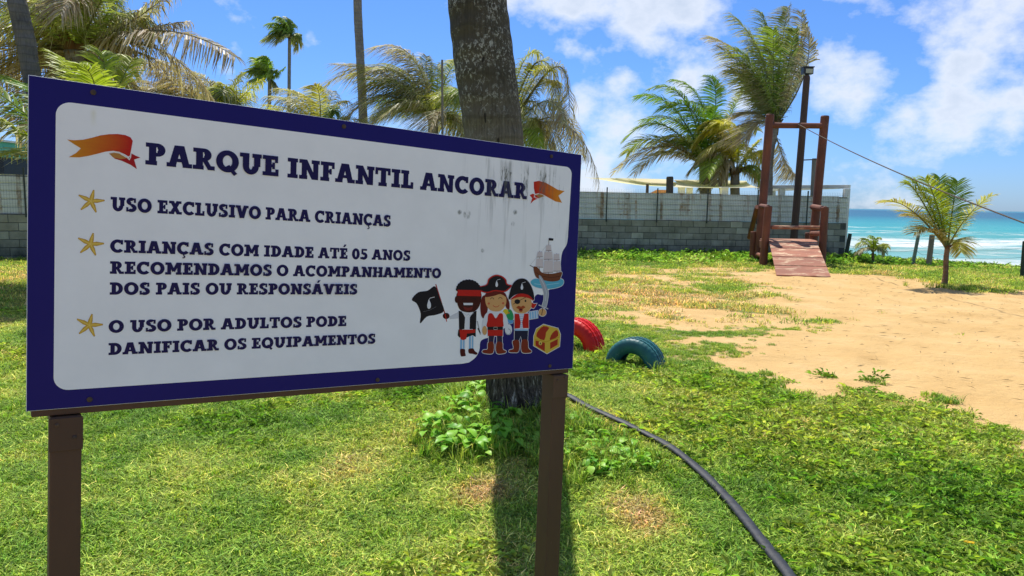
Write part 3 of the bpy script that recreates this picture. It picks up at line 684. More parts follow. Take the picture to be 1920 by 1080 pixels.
draw('boy_with_headband', 0, [
    ('P', [(380, 610), (447, 575), (447, 622), (385, 628)], (.60, .61, .64)), ('p', ell(360, 605, 24, 22), BRN), ('L', [(352, 590), (364, 645)], RED, 8),
    ('L', [(577, 640), (588, 690), (600, 735)], GRY, 12), ('L', [(582, 690), (598, 725)], BLK, 12),
    ('p', [(458, 770), (492, 770), (491, 838), (457, 838)], LBL), ('p', [(520, 745), (553, 745), (552, 836), (519, 838)], LBL),
    ('L', [(475, 770), (474, 838)], PW, 9), ('L', [(536, 745), (535, 838)], PW, 9), ('L', [(490, 770), (489, 838)], PW, 5), ('L', [(551, 745), (550, 838)], PW, 5),
    ('S', [(458, 838), (490, 838), (492, 860), (496, 882), (480, 887), (462, 884)], (.07, .008, .006)), ('S', [(517, 836), (548, 832), (560, 850), (578, 864), (570, 876), (545, 870), (518, 864)], (.07, .008, .006)),
    ('p', [(445, 700), (567, 695), (566, 752), (545, 740), (520, 748), (495, 760), (470, 750), (452, 756), (440, 740)], BLK),
    ('P', [(452, 702), (563, 698), (563, 722), (505, 728), (500, 765), (480, 775), (460, 768)], RED),
    ('P', [(463, 572), (558, 572), (545, 700), (470, 700)], PW),
    ('P', [(447, 568), (470, 575), (492, 615), (487, 697), (450, 700)], BLK), ('P', [(572, 568), (550, 575), (525, 615), (523, 697), (568, 697)], BLK),
    ('L', [(470, 580), (505, 602), (514, 590), (527, 606), (552, 580)], (.5, .52, .56), 4),
    ('p', ell(432, 490, 12, 24), BRN), ('S', [(438, 440), (520, 420), (600, 440), (602, 500), (580, 555), (540, 578), (495, 578), (455, 560), (436, 510)], BRN)]
    + [('p', ell(515 + 74 * math.cos(R(a)), 425 - 62 * math.sin(R(a)), 15, 14), BLK) for a in range(-5, 190, 15)]
    + [('p', smooth([(438, 428), (450, 385), (490, 362), (545, 362), (585, 390), (596, 428)], 4), BLK), ('P', [(438, 422), (604, 425), (604, 468), (438, 464)], RED),
       ('L', ell(485, 496, 16, 14, 8, 190, 350), BLK, 4), ('L', ell(550, 496, 16, 14, 8, 190, 350), BLK, 4), ('p', smooth([(480, 540), (512, 548), (545, 540), (535, 562), (512, 568), (490, 562)], 3), (.16, .02, .015)), ('P', [(479, 514), (546, 514), (544, 529), (482, 529)], PW)])
draw('girl_with_hat', 11, [
    ('S', [(612, 470), (640, 470), (650, 560), (625, 620), (604, 600), (598, 530)], MAR), ('S', [(770, 460), (800, 505), (800, 560), (775, 540)], MAR),
    ('S', [(625, 610), (660, 575), (745, 572), (780, 605), (790, 660), (760, 690), (650, 690), (612, 690)], PW), ('P', ell(628, 706, 17, 32), TAN), ('P', ell(795, 700, 22, 34), PW), ('L', ell(792, 715, 18, 20, 12, -90, 170), GRY, 8),
    ('P', [(648, 690), (756, 690), (755, 745), (650, 745)], RED), ('P', [(657, 744), (695, 744), (688, 800), (655, 798)], (.03, .02, .05)), ('P', [(714, 744), (750, 744), (752, 800), (714, 800)], (.03, .02, .05)),
    ('S', [(652, 792), (690, 790), (688, 862), (640, 868), (612, 858), (620, 842), (648, 836)], BOOT), ('S', [(712, 790), (752, 792), (756, 836), (778, 850), (768, 865), (712, 864)], BOOT),
    ('p', smooth([(655, 592), (682, 588), (706, 622), (730, 588), (755, 592), (757, 640), (752, 685), (648, 685), (648, 640)], 3), RED),
    ('p', [(648, 680), (756, 680), (756, 702), (648, 702)], BLK), ('L', [(692, 683), (716, 683), (716, 700), (692, 700), (692, 683)], (.45, .42, .36), 4),
    ('S', [(632, 470), (650, 440), (760, 440), (778, 475), (776, 525), (745, 565), (705, 574), (665, 562), (638, 525)], TAN),
    ('p', smooth([(628, 472), (650, 435), (710, 430), (765, 440), (782, 475), (740, 452), (690, 466)], 3), MAR),
    ('S', [(584, 402), (640, 385), (655, 345), (700, 318), (745, 324), (778, 350), (786, 380), (818, 392), (795, 422), (765, 438), (700, 432), (645, 445), (600, 432)], RED),
    ('p', smooth([(594, 404), (645, 390), (662, 350), (702, 326), (742, 332), (770, 355), (780, 386), (808, 396), (788, 416), (762, 430), (700, 424), (645, 437), (606, 426)], 4), BLK),
    ('L', ell(680, 492, 13, 14, 8, 190, 350), BLK, 5), ('L', ell(738, 490, 13, 14, 8, 190, 350), BLK, 5), ('L', ell(708, 525, 22, 17, 8, 15, 165), RED, 5), ('p', ell(657, 518, 8, 8), (.55, .12, .05)), ('p', ell(757, 516, 8, 8), (.55, .12, .05))] + emblem(712, 380, .85))
draw('parrot', 5, [('S', [(790, 625), (820, 620), (828, 650), (805, 660), (790, 645)], (.10, .32, .60)), ('S', [(780, 570), (810, 560), (830, 600), (825, 632), (795, 630), (780, 605)], (.02, .30, .10)), ('P', ell(775, 576, 19, 20), (.62, .50, .03)), ('p', [(792, 575), (806, 582), (793, 592)], (.6, .2, .02))])
draw('boy_with_eyepatch', 11, [
    ('P', [(940, 578), (998, 568), (1000, 618), (942, 628)], LBL), ('L', [(955, 574), (958, 626)], PW, 7), ('L', [(973, 572), (976, 624)], PW, 7), ('L', [(990, 570), (993, 622)], PW, 7),
    ('S', [(1008, 320), (1028, 335), (1055, 385), (1073, 440), (1068, 495), (1055, 545), (1030, 540), (1042, 490), (1040, 440), (1022, 390), (1010, 355)], GRY), ('L', [(1016, 335), (1045, 390), (1060, 440), (1052, 500)], (.55, .57, .6), 8),
    ('P', ell(1032, 580, 26, 26), TAN), ('L', [(1005, 528), (1035, 540), (1072, 556)], (.5, .5, .54), 10), ('L', [(1036, 545), (1026, 600)], BLK, 8),
    ('P', [(838, 700), (932, 700), (928, 775), (888, 775), (880, 745), (868, 775), (836, 775)], (.012, .014, .04)),
    ('S', [(824, 780), (868, 778), (866, 852), (830, 860), (800, 857), (802, 843), (830, 832)], BOOT), ('S', [(888, 776), (928, 774), (934, 828), (955, 848), (945, 862), (888, 856)], BOOT),
    ('P', [(846, 588), (928, 585), (930, 698), (842, 698)], PW)] + [('L', [(866, y), (906, y)], (.12, .30, .55), 5) for y in range(598, 700, 13)] + [
    ('p', [(840, 697), (932, 697), (932, 708), (840, 708)], (.3, .5, .7)),
    ('P', [(838, 590), (868, 590), (880, 650), (874, 690), (836, 694)], RED), ('P', [(905, 588), (935, 588), (936, 690), (896, 690), (890, 650)], RED),
    ('P', [(950, 510), (975, 520), (992, 518), (985, 533), (972, 552), (955, 548)], RED), ('S', [(815, 490), (850, 460), (925, 460), (955, 500), (950, 550), (920, 580), (880, 588), (838, 572), (818, 535)], TAN),
    ('p', smooth([(805, 492), (850, 455), (900, 448), (950, 465), (968, 500), (940, 482), (885, 472), (840, 480)], 3), RED),
    ('S', [(796, 470), (820, 390), (850, 355), (885, 343), (920, 352), (950, 390), (970, 445), (972, 495), (940, 462), (885, 448), (835, 460), (800, 490)], BLK),
    ('L', [(826, 524), (870, 498), (914, 474)], BLK, 5), ('p', ell(856, 505, 20, 17), BLK), ('p', ell(913, 500, 6, 8), BLK),
    ('p', smooth([(848, 548), (865, 534), (882, 540), (897, 532), (912, 546), (895, 556), (892, 572), (880, 577), (868, 570), (866, 557)], 3), (.35, .06, .015)), ('p', ell(880, 560, 11, 7), (.10, .01, .01))] + emblem(888, 400, .85))
draw('treasure_chest', 11, [('P', [(972, 745), (990, 695), (1040, 664), (1142, 692), (1158, 735), (1152, 818), (1064, 868), (970, 812)], (.62, .42, .05)),
    ('p', smooth([(990, 748), (1005, 705), (1040, 676), (1080, 688), (1058, 720), (1045, 775)], 2), (.36, .030, .012)), ('p', [(984, 776), (1050, 792), (1048, 852), (984, 812)], (.36, .030, .012)),
    ('p', smooth([(1085, 778), (1092, 740), (1115, 712), (1135, 705), (1142, 745)], 2), (.36, .030, .012)), ('p', [(1086, 792), (1140, 765), (1138, 806), (1086, 836)], (.36, .030, .012)),
    ('L', [(980, 768), (1058, 786), (1150, 752)], (.48, .27, .02), 6), ('p', ell(1018, 795, 12, 14), (.66, .5, .1)), ('p', ell(1018, 797, 4, 6), BLK)])
sail = [[(1060, 112), (1090, 110), (1094, 148), (1056, 150)], [(1048, 158), (1099, 156), (1103, 208), (1042, 210)], [(1000, 158), (1030, 158), (1034, 192), (992, 194)], [(992, 205), (1036, 205), (1036, 265), (985, 262)], [(1046, 218), (1105, 216), (1106, 300), (1038, 302)], [(1113, 174), (1148, 172), (1152, 212), (1110, 214)], [(1111, 225), (1156, 222), (1160, 292), (1108, 292)]]
draw('sailing_ship', 11, [('S', [(950, 365), (985, 345), (1060, 355), (1150, 345), (1180, 360), (1165, 395), (1090, 415), (1010, 410), (965, 392)], (.10, .42, .56)), ('L', [(975, 380), (1050, 390), (1150, 375)], (.3, .6, .7), 6),
    ('S', [(970, 262), (1003, 270), (1030, 302), (1100, 310), (1166, 298), (1160, 335), (1145, 358), (1085, 364), (1005, 345), (980, 320)], (.17, .050, .018)), ('L', [(985, 300), (1020, 325), (1090, 338), (1155, 328)], (.06, .015, .008), 5),
    ('L', [(1077, 62), (1074, 330)], (.10, .03, .015), 5), ('L', [(1013, 150), (1012, 300)], (.10, .03, .015), 4), ('L', [(1132, 168), (1134, 310)], (.10, .03, .015), 4), ('L', [(943, 250), (975, 268)], (.03, .015, .02), 6), ('L', [(950, 245), (1060, 115)], (.4, .4, .42), 2)]
    + [('P', s_q, (.62, .55, .54)) for s_q in sail] + [('L', [s_q[3], s_q[2]], (.10, .03, .015), 4) for s_q in sail] + [('p', [(1078, 60), (1109, 64), (1107, 79), (1078, 78)], BLK)])

# frame behind the panel, posts, screws and corner plates
ux = lambda px, py: S(px, py)[0]
b = MB()
for (x0, x1, z0, z1_) in ((.0, SW, -.016, .034), (.0, SW, SH - .045, SH - .005)): b.box(((x0 + x1) / 2, .030, (z0 + z1_) / 2), (x1 - x0 - .02, .040, z1_ - z0))
for x in (.03, SW / 2, SW - .03): b.box((x, .030, SH / 2), (.04, .039, SH - .085))
b.build('frame', M_BROWN, sign, bevel=.002)
pL = (ux(97, 780) + ux(151, 780)) / 2; pR = (ux(1038, 715) + ux(1063, 715)) / 2
for pc, wd in ((pL, .062), (pR, .060)):
    b = MB(); b.box((pc, .032, (BOTTOM - .017) / 2 - .001), (wd, .062, -BOTTOM - .017)); b.build('post', M_BROWN, sign, bevel=.003)
    b = MB(); b.box((pc, -.0012, -.058), (wd + .004, .004, .075)); pl = b.build('corner_plate', M_BROWN, sign, bevel=.001)
M_SCREW = painted('rusty_screw', (.10, .055, .03), (.03, .022, .02), .6, 60)
for (px, py) in ((175, 173), (645, 237), (1034, 293), (168, 749), (708, 712), (1031, 686)):
    u, v = S(px, py); b = MB(); b.tube([(u, .0012, v), (u, -.0016, v), (u, -.0028, v)], [.0062, .0060, .0035], 12); b.build('screw', M_SCREW, sign, smooth=False)
for u, v in ((pL - .018, -.035), (pL + .016, -.066), (pR - .014, -.036), (pR + .018, -.028)):
    b = MB(); b.tube([(u, -.003, v), (u, -.0052, v), (u, -.0062, v)], [.0045, .0043, .0025], 10); b.build('bolt', M_SCREW, sign)

# ------------------------------------------------------------------ boundary walls
def block_mat():
    m = Mat('concrete_block', .9, .2); wv = m.coords((1, 1, 1), 'World'); oi = m.n('ObjectInfo')
    a = m.ramp(m.noise(wv, 2.2, 8, .65), [(.3, (.23, .22, .15)), (.7, (.43, .41, .31))])
    per = m.ramp(oi.outputs['Random'], [(0, (.80, .81, .78)), (.75, (1.0, 1.0, .98)), (.9, (1.2, 1.22, 1.18)), (1, (1.4, 1.42, 1.36))])
    c = m.mix(1, a, per, 'MULTIPLY')
    sx = m.n('SeparateXYZ'); m.l(wv, sx.inputs[0])
    grime = m.math('ADD', m.noise(m.coords((1, 1, .4), 'World'), 3, 6, .7), m.math('MULTIPLY', m.math('SUBTRACT', .45, sx.outputs['Z']), .55))
    c = m.mix(m.ramp(grime, [(.55, BW[0]), (.85, (.8, .8, .8))]), c, (.035, .042, .028)); m.color(c)
    m.bump(m.noise(wv, 60, 5, .7), .5, .006); return m.m
M_BLOCK = block_mat()
M_MORTAR = painted('mortar', (.10, .105, .085), (.05, .052, .042), .95, 4)
def rust_mat():
    m = Mat('corrugated_sheet', .5, .4); wv = m.coords((1, 1, 1), 'World')
    c = m.ramp(m.noise(wv, 1.6, 6, .6), [(.3, (.66, .68, .58)), (.7, (.82, .83, .73))])
    oc = m.coords((1, 1, 1)); sp = m.n('SeparateXYZ'); m.l(oc, sp.inputs[0])
    st = m.noise(m.coords((1.0, 1, .10), 'World'), 3.6, 5, .6, .3)
    jn = m.math('PINGPONG', sp.outputs['X'], .96); jn = m.math('LESS_THAN', jn, m.math('ADD', .015, m.math('MULTIPLY', m.noise(m.coords((1, 1, 1)), 4, 4), .07)))
    stm = m.math('MULTIPLY', m.ramp(st, [(.57, BW[0]), (.63, BW[1])]), m.ramp(m.noise(wv, 5, 5), [(.35, (.1, .1, .1)), (.65, BW[1])]))
    c = m.mix(m.math('MULTIPLY', stm, .85), c, (.36, .19, .055)); c = m.mix(m.math('MULTIPLY', jn, m.ramp(m.noise(wv, 2.2, 5, .7), [(.40, (.12,) * 3), (.60, (.85,) * 3)])), c, (.30, .18, .07))
    gm_ = m.ramp(m.noise(m.coords((1, 1, .3), 'World'), 2.3, 7, .7), [(.5, BW[0]), (.8, (.55,) * 3)])
    m.color(m.mix(gm_, c, (.18, .20, .15))); return m.m
M_SHEET = rust_mat(); M_WIRE = painted('green_grey_wire', (.05, .06, .045), (.03, .04, .03), .6, 10)
block_mesh = []
for i in range(3):
    b = MB(); w_ = .388; h_ = .186; d_ = .15; c = .006; g = random.Random(i)
    b.quad_strip([[(x * w_ / 2 + g.uniform(-.003, .003) - 0, y, z * h_ / 2) for x, z in ((-1, -1), (1, -1), (1, 1), (-1, 1))] for y in (d_ / 2, -d_ / 2 + c)] +
                 [[(x * (w_ / 2 - c), -d_ / 2, z * (h_ / 2 - c)) for x, z in ((-1, -1), (1, -1), (1, 1), (-1, 1))]], closed=True, cap=True)
    o = b.build('block', M_BLOCK); block_mesh.append(o.data); bpy.data.objects.remove(o)
def wall(p0, p1, label, joints=1.92, top=1.93, step_x=1.62, blockseg=None, cap_end=False):
    p0 = Vector((*p0, 0)); p1 = Vector((*p1, 0)); d = p1 - p0; Ln = d.length; rz = math.atan2(d.y, d.x)
    root = empty('block_wall', (p0.x, p0.y, 0), rz); tag(root, label, 'wall')
    b = MB(); b.box((Ln / 2, .07, .40), (Ln - .01, .122, 1.36)); b.build('mortar_core', M_MORTAR, root)
    k = 0
    for r_ in range(6):
        z = 1.07 - .1 - .2 * r_; x = .2 - (.2 if r_ % 2 else 0)
        while x < Ln - .15:
            if x > .1:
                o = bpy.data.objects.new('block', block_mesh[k % 3]); COL.objects.link(o); o.parent = root
                o.location = (x, .068 + random.uniform(-.004, .004), z + random.uniform(-.002, .002)); o.rotation_euler = (0, random.uniform(-.004, .004), random.uniform(-.006, .006)); k += 1
            x += .4
    root2 = empty('sheet_metal_fence', (p0.x, p0.y, 0), rz)
    tag(root2, label.replace('grey concrete block wall', 'pale ribbed sheet fence on the wall'), 'fence')
    x = 0; i = 0
    while x < Ln - .1:
        x1 = min(x + joints, Ln); b = MB(); zt = top + random.uniform(-.02, .02); z0 = 1.085; n = 5; rows = []
        prof = []; hh = (zt - z0) / n
        for q in range(n):
            zb = z0 + q * hh; prof += [(0.0, zb), (0.0, zb + hh * .74), (.040, zb + hh * .80), (.040, zb + hh * .94)]
        prof.append((0, zt))
        for yy in (.05 + .012 * (i % 2), ):
            segs = 7
            for sx_ in range(segs + 1):
                xx = x - .012 + (x1 - x + .024) * sx_ / segs; jj = random.uniform(-.006, .006) if sx_ in (0, segs) else 0
                rows.append([(xx + jj * random.uniform(-1, 1) * 2, yy + pz + .004 * math.sin(sx_ * 1.3 + i), z) for pz, z in prof])
        b.quad_strip(rows); o = b.build('panel', M_SHEET, root2); md = o.modifiers.new('solid', 'SOLIDIFY'); md.thickness = .0015
        x = x1; i += 1
    b = MB(); b.box((Ln / 2, .10, top - .06), (Ln, .05, .05)); b.box((Ln / 2, .10, 1.14), (Ln, .05, .05)); b.build('rail', M_WIRE, root2)
    root3 = empty('wire_mesh_fence', (p0.x, p0.y, 0), rz)
    tag(root3, label.replace('grey concrete block wall', 'thin wire mesh before the metal sheets'), 'fence')
    b = MB(); x = .03
    while x < Ln: b.box((x, -.035, (1.09 + top + .12) / 2), (.0026, .003, top + .12 - 1.09)); x += .055
    z = 1.12
    while z < top + .12: b.box((Ln / 2, -.040, z), (Ln, .003, .0026)); z += .105
    tag(b.build('wire_mesh', M_WIRE, root3), kind='stuff')
    x = step_x * .45
    while x < Ln: b = MB(); b.box((x, -.06, (1.0 + top + .16) / 2), (.035, .03, top + .16 - 1.0)); b.build('post', M_WIRE, root3); x += step_x
    return root
WB0 = at(1000, 480, 23.45); WB1 = at(1583, 480, 23.75); WB0x = -1.0
wall((WB0x, 23.35), (WB1[0], WB1[1]), 'grey concrete block wall running behind the wooden play tower')
wall((-15.2, 15.75), (-1.18, 23.20), 'grey concrete block wall behind the left edge of the sign', top=2.02)

# ------------------------------------------------------------------ palms
GREEN = [(.085, .20, .020), (.13, .28, .028), (.20, .36, .035)]
YEL = (.70, .64, .03); DRYC = [(.44, .34, .20), (.58, .50, .36), (.28, .19, .10), (.50, .42, .28)]
def lerp3(a, b_, t): return tuple(x + (y - x) * t for x, y in zip(a, b_))
def bez(p0, p1, p2, t): 
    c = p1 * 2 - (p0 + p2) * .5; return p0 * (1 - t) ** 2 + c * 2 * t * (1 - t) + p2 * t * t
WIND = Vector((-.75, .15, .05))
def frond(parent, base, mid, tip, leaf=.7, n=46, dry=0., yellow=0., droop=.55, wind=.35, seed=0, wd=.020, ragged=.1, t0=.14, fwd=.35, fold=.35, rl=.35):
    n = int(n * 1.8); leaf = leaf * 1.15; wd = wd * .78; g = random.Random(seed); b = MB(); base, mid, tip = Vector(base), Vector(mid), Vector(tip)
    ts = [i / 14 for i in range(15)]; pts = [bez(base, mid, tip, t) for t in ts]
    length = sum((pts[i + 1] - pts[i]).length for i in range(14))
    rc = lerp3(lerp3((.16, .22, .05), (.36, .34, .10), yellow), (.26, .19, .10), dry)
    r0 = .012 + .004 * length
    b.tube(pts, [r0 * (1.25 - 1.12 * t) for t in ts], 5, rc)
    roll = g.uniform(-rl, rl); base_c = g.choice(GREEN); base_c = lerp3(base_c, YEL, yellow)
    for side in (-1, 1):
        for i in range(n):
            t = t0 + (1 - t0) * (i + g.uniform(-.3, .3)) / n; t = min(max(t, .02), .995)
            if g.random() < ragged: continue
            p = bez(base, mid, tip, t); tan = (bez(base, mid, tip, min(t + .02, 1)) - bez(base, mid, tip, t - .02)).normalized()
            up = Vector((0, 0, 1)); sd_ = tan.cross(up); 
            if sd_.length < .15: sd_ = tan.cross(Vector((0, 1, 0)))
            sd_.normalize(); sd_ = (Matrix.Rotation(roll, 3, tan) @ sd_) * side; nrm = sd_.cross(tan) * side
            u = (t - t0) / (1 - t0)
            ll = leaf * (.35 + .65 * math.sin(math.pi * min(1, u * 1.25 + .12)) if u < .4 else 1.0 - .62 * ((u - .4) / .6) ** 1.5) * g.uniform(.82, 1.1)
            fw = fwd + .75 * u
            d = (sd_ + tan * fw + nrm * g.uniform(.0, fold)).normalized()
            bendv = Vector((0, 0, -droop * g.uniform(.6, 1.35))) + WIND * wind * g.uniform(.5, 1.3)
            dd = min(1, max(0, dry + g.uniform(-.25, .25) + .5 * dry * u)); sh = g.uniform(.75, 1.25)
            c0 = lerp3(base_c, g.choice(DRYC), dd); c1 = lerp3(c0, g.choice(DRYC), min(1, .12 + dry)); c0 = tuple(x * sh for x in c0); c1 = tuple(x * sh for x in c1)
            wax = tan * .8 + Vector((0, 0, g.uniform(-.5, .5))); wax = (wax - d * wax.dot(d)).normalized(); wv_ = wd * g.uniform(.7, 1.15)
            o = len(b.v)
            for s_, ww in ((0, .55), (.33, 1), (.7, .7), (1, .08)):
                q = p + d * ll * s_ * (1 - .25 * s_) + bendv * ll * s_ * s_
                b.v += [tuple(q - wax * wv_ * ww), tuple(q + wax * wv_ * ww)]
            for k in range(3):
                cc = (c0, c0, c1)[k]; cn = (c0, c1, c1)[k]
                b.face((o + 2 * k, o + 2 * k + 1, o + 2 * k + 3, o + 2 * k + 2), [cc, cc, cn, cn])
    return b.build('frond', M_FROND, parent, colors=True)
def bark(name, a, bcol, ring=26, lichen=False):
    m = Mat(name, .92, .15); oc = m.coords((1, 1, 1)); sp = m.n('SeparateXYZ'); m.l(oc, sp.inputs[0])
    wob = m.math('ADD', sp.outputs['Z'], m.math('MULTIPLY', m.noise(m.coords((3, 3, .8)), 1, 3), .12))
    rg = m.math('SINE', m.math('MULTIPLY', wob, ring * 2)); fib = m.noise(m.coords((1, 1, .12)), 55, 6, .7); big = m.noise(oc, 3, 6, .65)
    c = m.ramp(m.math('ADD', m.math('MULTIPLY', fib, .5), m.math('MULTIPLY', big, .5)), [(.35, a), (.62, bcol)])
    c = m.mix(m.ramp(rg, [(.80, BW[0]), (.98, (.28,) * 3)]), c, tuple(x * .5 for x in a))
    if lichen:
        z1_, z2_ = lichen
        hz = m.math('DIVIDE', m.math('SUBTRACT', m.math('ADD', sp.outputs['Z'], m.math('MULTIPLY', big, .5)), z1_), z2_ - z1_, clamp=True)
        c = m.mix(m.math('MULTIPLY', hz, .62), c, (.028, .028, .018))
        fl = m.math('MULTIPLY', m.ramp(m.noise(m.coords((1, 1, .7)), 48, 4, .75, .5), [(.53, BW[0]), (.60, BW[1])]), m.math('MULTIPLY', hz, m.ramp(m.noise(oc, 6, 3), [(.36, BW[0]), (.52, BW[1])])))
        c = m.mix(m.math('MULTIPLY', fl, .85), c, (.46, .46, .38))
        sl_ = m.ramp(m.noise(m.coords((1, 1, .35)), 26, 2, .5), [(.73, BW[0]), (.76, BW[1])]); c = m.mix(m.math('MULTIPLY', sl_, .8), c, (.012, .010, .008))
        fi = m.noise(m.coords((1, 1, .05)), 70, 5, .8); c = m.mix(m.ramp(fi, [(.36, (.55,) * 3), (.50, BW[0])]), c, (.035, .030, .022))
        low = m.math('DIVIDE', m.math('SUBTRACT', .62, sp.outputs['Z']), .25, clamp=True)
        rootc = m.ramp(m.noise(m.coords((1, 1, .16)), 42, 5, .8), [(.42, (.018, .014, .010)), (.56, (.10, .08, .06)), (.66, (.42, .38, .33))]); c = m.mix(low, c, rootc)
    m.color(c); h = m.math('ADD', m.math('MULTIPLY', rg, .35), m.math('ADD', fib, big)); m.bump(h, .7, .012); return m.m
M_BARK = bark('palm_bark', (.13, .115, .095), (.30, .27, .225)); M_BARKD = bark('grey_palm_bark', (.07, .068, .06), (.18, .17, .15))
M_BARKB = bark('brown_palm_bark', (.10, .06, .035), (.26, .18, .11), 40)
def trunk(parent, pts, radii, mat, n=14, amp=.05, seg=40):
    pts = [Vector(p) for p in pts]; b = MB(); P_ = []; Rd = []
    sm = smooth([tuple(p) + (r_,) for p, r_ in zip(pts, radii)], max(2, seg // max(1, len(pts) - 1)), False)
    for q in sm: P_.append(Vector(q[:3])); Rd.append(q[3])
    g = random.Random(3); ph = g.uniform(0, 9)
    rj = [1 + g.uniform(-amp, amp) * .5 + (amp * .4 if i % 3 == 0 else 0) for i in range(len(P_))]
    b.tube(P_, Rd, n, jit=lambda i, j, th: rj[i] * (1 + amp * .5 * math.sin(th * 3 + i * .35 + ph) * .6 + amp * .3 * math.sin(th * 7 + i)))
    return b.build('trunk', mat, parent, smooth=True)
def palm(label, Y, crown, foot, specs, leaf, group=None, tr=.13, n=44, wd=.020, wind=.35, bark_m=None, extra=0, exr=1.6, dry=.35, hub=True, name='coconut_palm', droop=.55, footY=None, mids=(), rl=.35, fwd=.35):
    c = Vector(at(*crown, Y)); fY = footY or Y
    f = Vector(at(foot[0], foot[1], fY)); f.z = float(terrain(f.x, f.y)) - .06
    root = empty(name, tuple(f)); tag(root, label, 'palm tree', group)
    loc = lambda v: Vector(v) - f
    pts = [Vector((0, 0, 0)), loc(f.lerp(c, .33) + Vector((.02, 0, 0)))] + [loc(at(*m_, Y)) for m_ in mids] + [loc(c)]
    if not mids: pts.insert(2, loc(f.lerp(c, .7)))
    k = len(pts); trunk(root, pts, [tr * 1.3] + [tr * (1 - .18 * i / k) for i in range(1, k)], bark_m or M_BARK)
    if hub:
        b = MB(); cc = loc(c); g = random.Random(len(label))
        for i in range(9):      # fibrous leaf bases that wrap the crown
            a = i * 2.4; v = Vector((math.cos(a), math.sin(a), .9)) * tr * 1.6
            b.tube([cc + Vector((0, 0, -tr * 1.4)), cc + v * .3, cc + v * 1.0], [tr * .8, tr * .5, tr * .12], 6, (.15 + g.uniform(0, .07), .10 + g.uniform(0, .03), .05))
        b.build('leaf_base', M_FROND, root, colors=True, smooth=True)
    for i, s_ in enumerate(specs):
        mx_, my_, tx, ty, dY, dr, ye = (list(s_) + [0, 0, 0])[:7]
        frond(root, loc(c), loc(at(mx_, my_, Y + dY * .45)), loc(at(tx, ty, Y + dY)), leaf, n, dr, ye, droop=droop, wind=wind, seed=i * 7 + len(label), wd=wd, rl=rl, fwd=fwd)
    g = random.Random(len(label) * 3)
    for i in range(extra):
        a = i * 2.399 + g.uniform(-.3, .3); el = g.uniform(-.3, .9); r_ = exr * g.uniform(.8, 1.1)
        t_ = loc(c) + Vector((math.cos(a) * math.cos(el) - .25, math.sin(a) * math.cos(el), math.sin(el) - .25)) * r_
        m_ = loc(c) + Vector((math.cos(a) * math.cos(el) - .12, math.sin(a) * math.cos(el), math.sin(el) + .22)) * r_ * .55
        frond(root, loc(c), m_, t_, leaf * .9, n, max(0, dry + g.uniform(-.35, .35)), g.uniform(0, .3), droop=droop, wind=wind, seed=900 + i, wd=wd, ragged=.12)
    return root

# the leaning trunk behind the sign (crown above the picture)
TB = G(972, 770); tf = Vector(TB); tf.z -= .1
root = empty('leaning_palm', tuple(tf)); tag(root, 'thick bare leaning palm trunk standing right behind the sign', 'palm tree')
TY = TB[1]
tp = [(972, 790, 128), (968, 745, 116), (962, 690, 104), (950, 560, 104), (937, 400, 106), (925, 250, 109), (910, 130, 112), (897, 20, 109), (886, -80, 104), (868, -240, 100), (850, -420, 96), (836, -640, 94)]
P_ = []; Rr_ = []
for i, (px, py, w_) in enumerate(tp):
    Yq = TY + .012 * i; a = at(px, py, Yq); e1 = at(px - w_ / 2, py, Yq); P_.append(Vector(a) - tf); Rr_.append((Vector(e1) - Vector(a)).length)
M_MAIN = bark('weathered_palm_bark', (.085, .072, .050), (.21, .18, .125), 22, (at(900, 200, TY)[2] - tf.z, at(900, 70, TY)[2] - tf.z))
def rough_trunk():
    b = MB(); sm = smooth([tuple(p) + (r_,) for p, r_ in zip(P_, Rr_)], 26, False)
    n = 72
    def jit(i, j, th):
        z = sm[i][2]; c_, s_ = math.cos(th), math.sin(th)
        v = 1 + .035 * (float(vnoise(c_ * 1.5 + 5, s_ * 1.5 + z * 1.3, 5)) - .5) * 2 + .028 * (float(vnoise(c_ * 9 + 40, s_ * 9 + z * 4, 8)) - .5) + .010 * math.sin(z * 42 + c_)
        fl = max(0, 1 - z / .55); return v + fl * .16 * (float(vnoise(th * 5.1, z * 2, 9)) - .3)
    b.tube([Vector(q[:3]) for q in sm], [q[3] for q in sm], n, jit=jit); return b.build('trunk', M_MAIN, root, smooth=True)
rough_trunk()

# second tall trunk, crown above the picture
def tall_trunk(label, Y, pts, footpx, mat=M_BARK):
    f = Vector(at(footpx, 480, Y)); f.z = float(terrain(f.x, f.y)) - .05; r_ = empty('tall_palm', tuple(f)); tag(r_, label, 'palm tree')
    P1 = [Vector((0, 0, 0))] + [Vector(at(a, c, Y)) - f for a, c, _ in pts]; rd = [pts[0][2] * 1.25] + [q[2] for q in pts]
    trunk(r_, P1, rd, mat, 18, .05, 90); return r_
tall_trunk('slender bare grey palm trunk rising above the wind blown palms behind the sign', 24, [(681, 225, .145), (676, 120, .135), (671, 20, .13), (668, -150, .12), (660, -330, .11)], 688)
tall_trunk('dark grey palm trunk leaning at the upper left corner', 11.5, [(66, 170, .13), (47, 70, .135), (31, 0, .13), (14, -90, .13), (-20, -260, .12)], 150, M_BARKD)

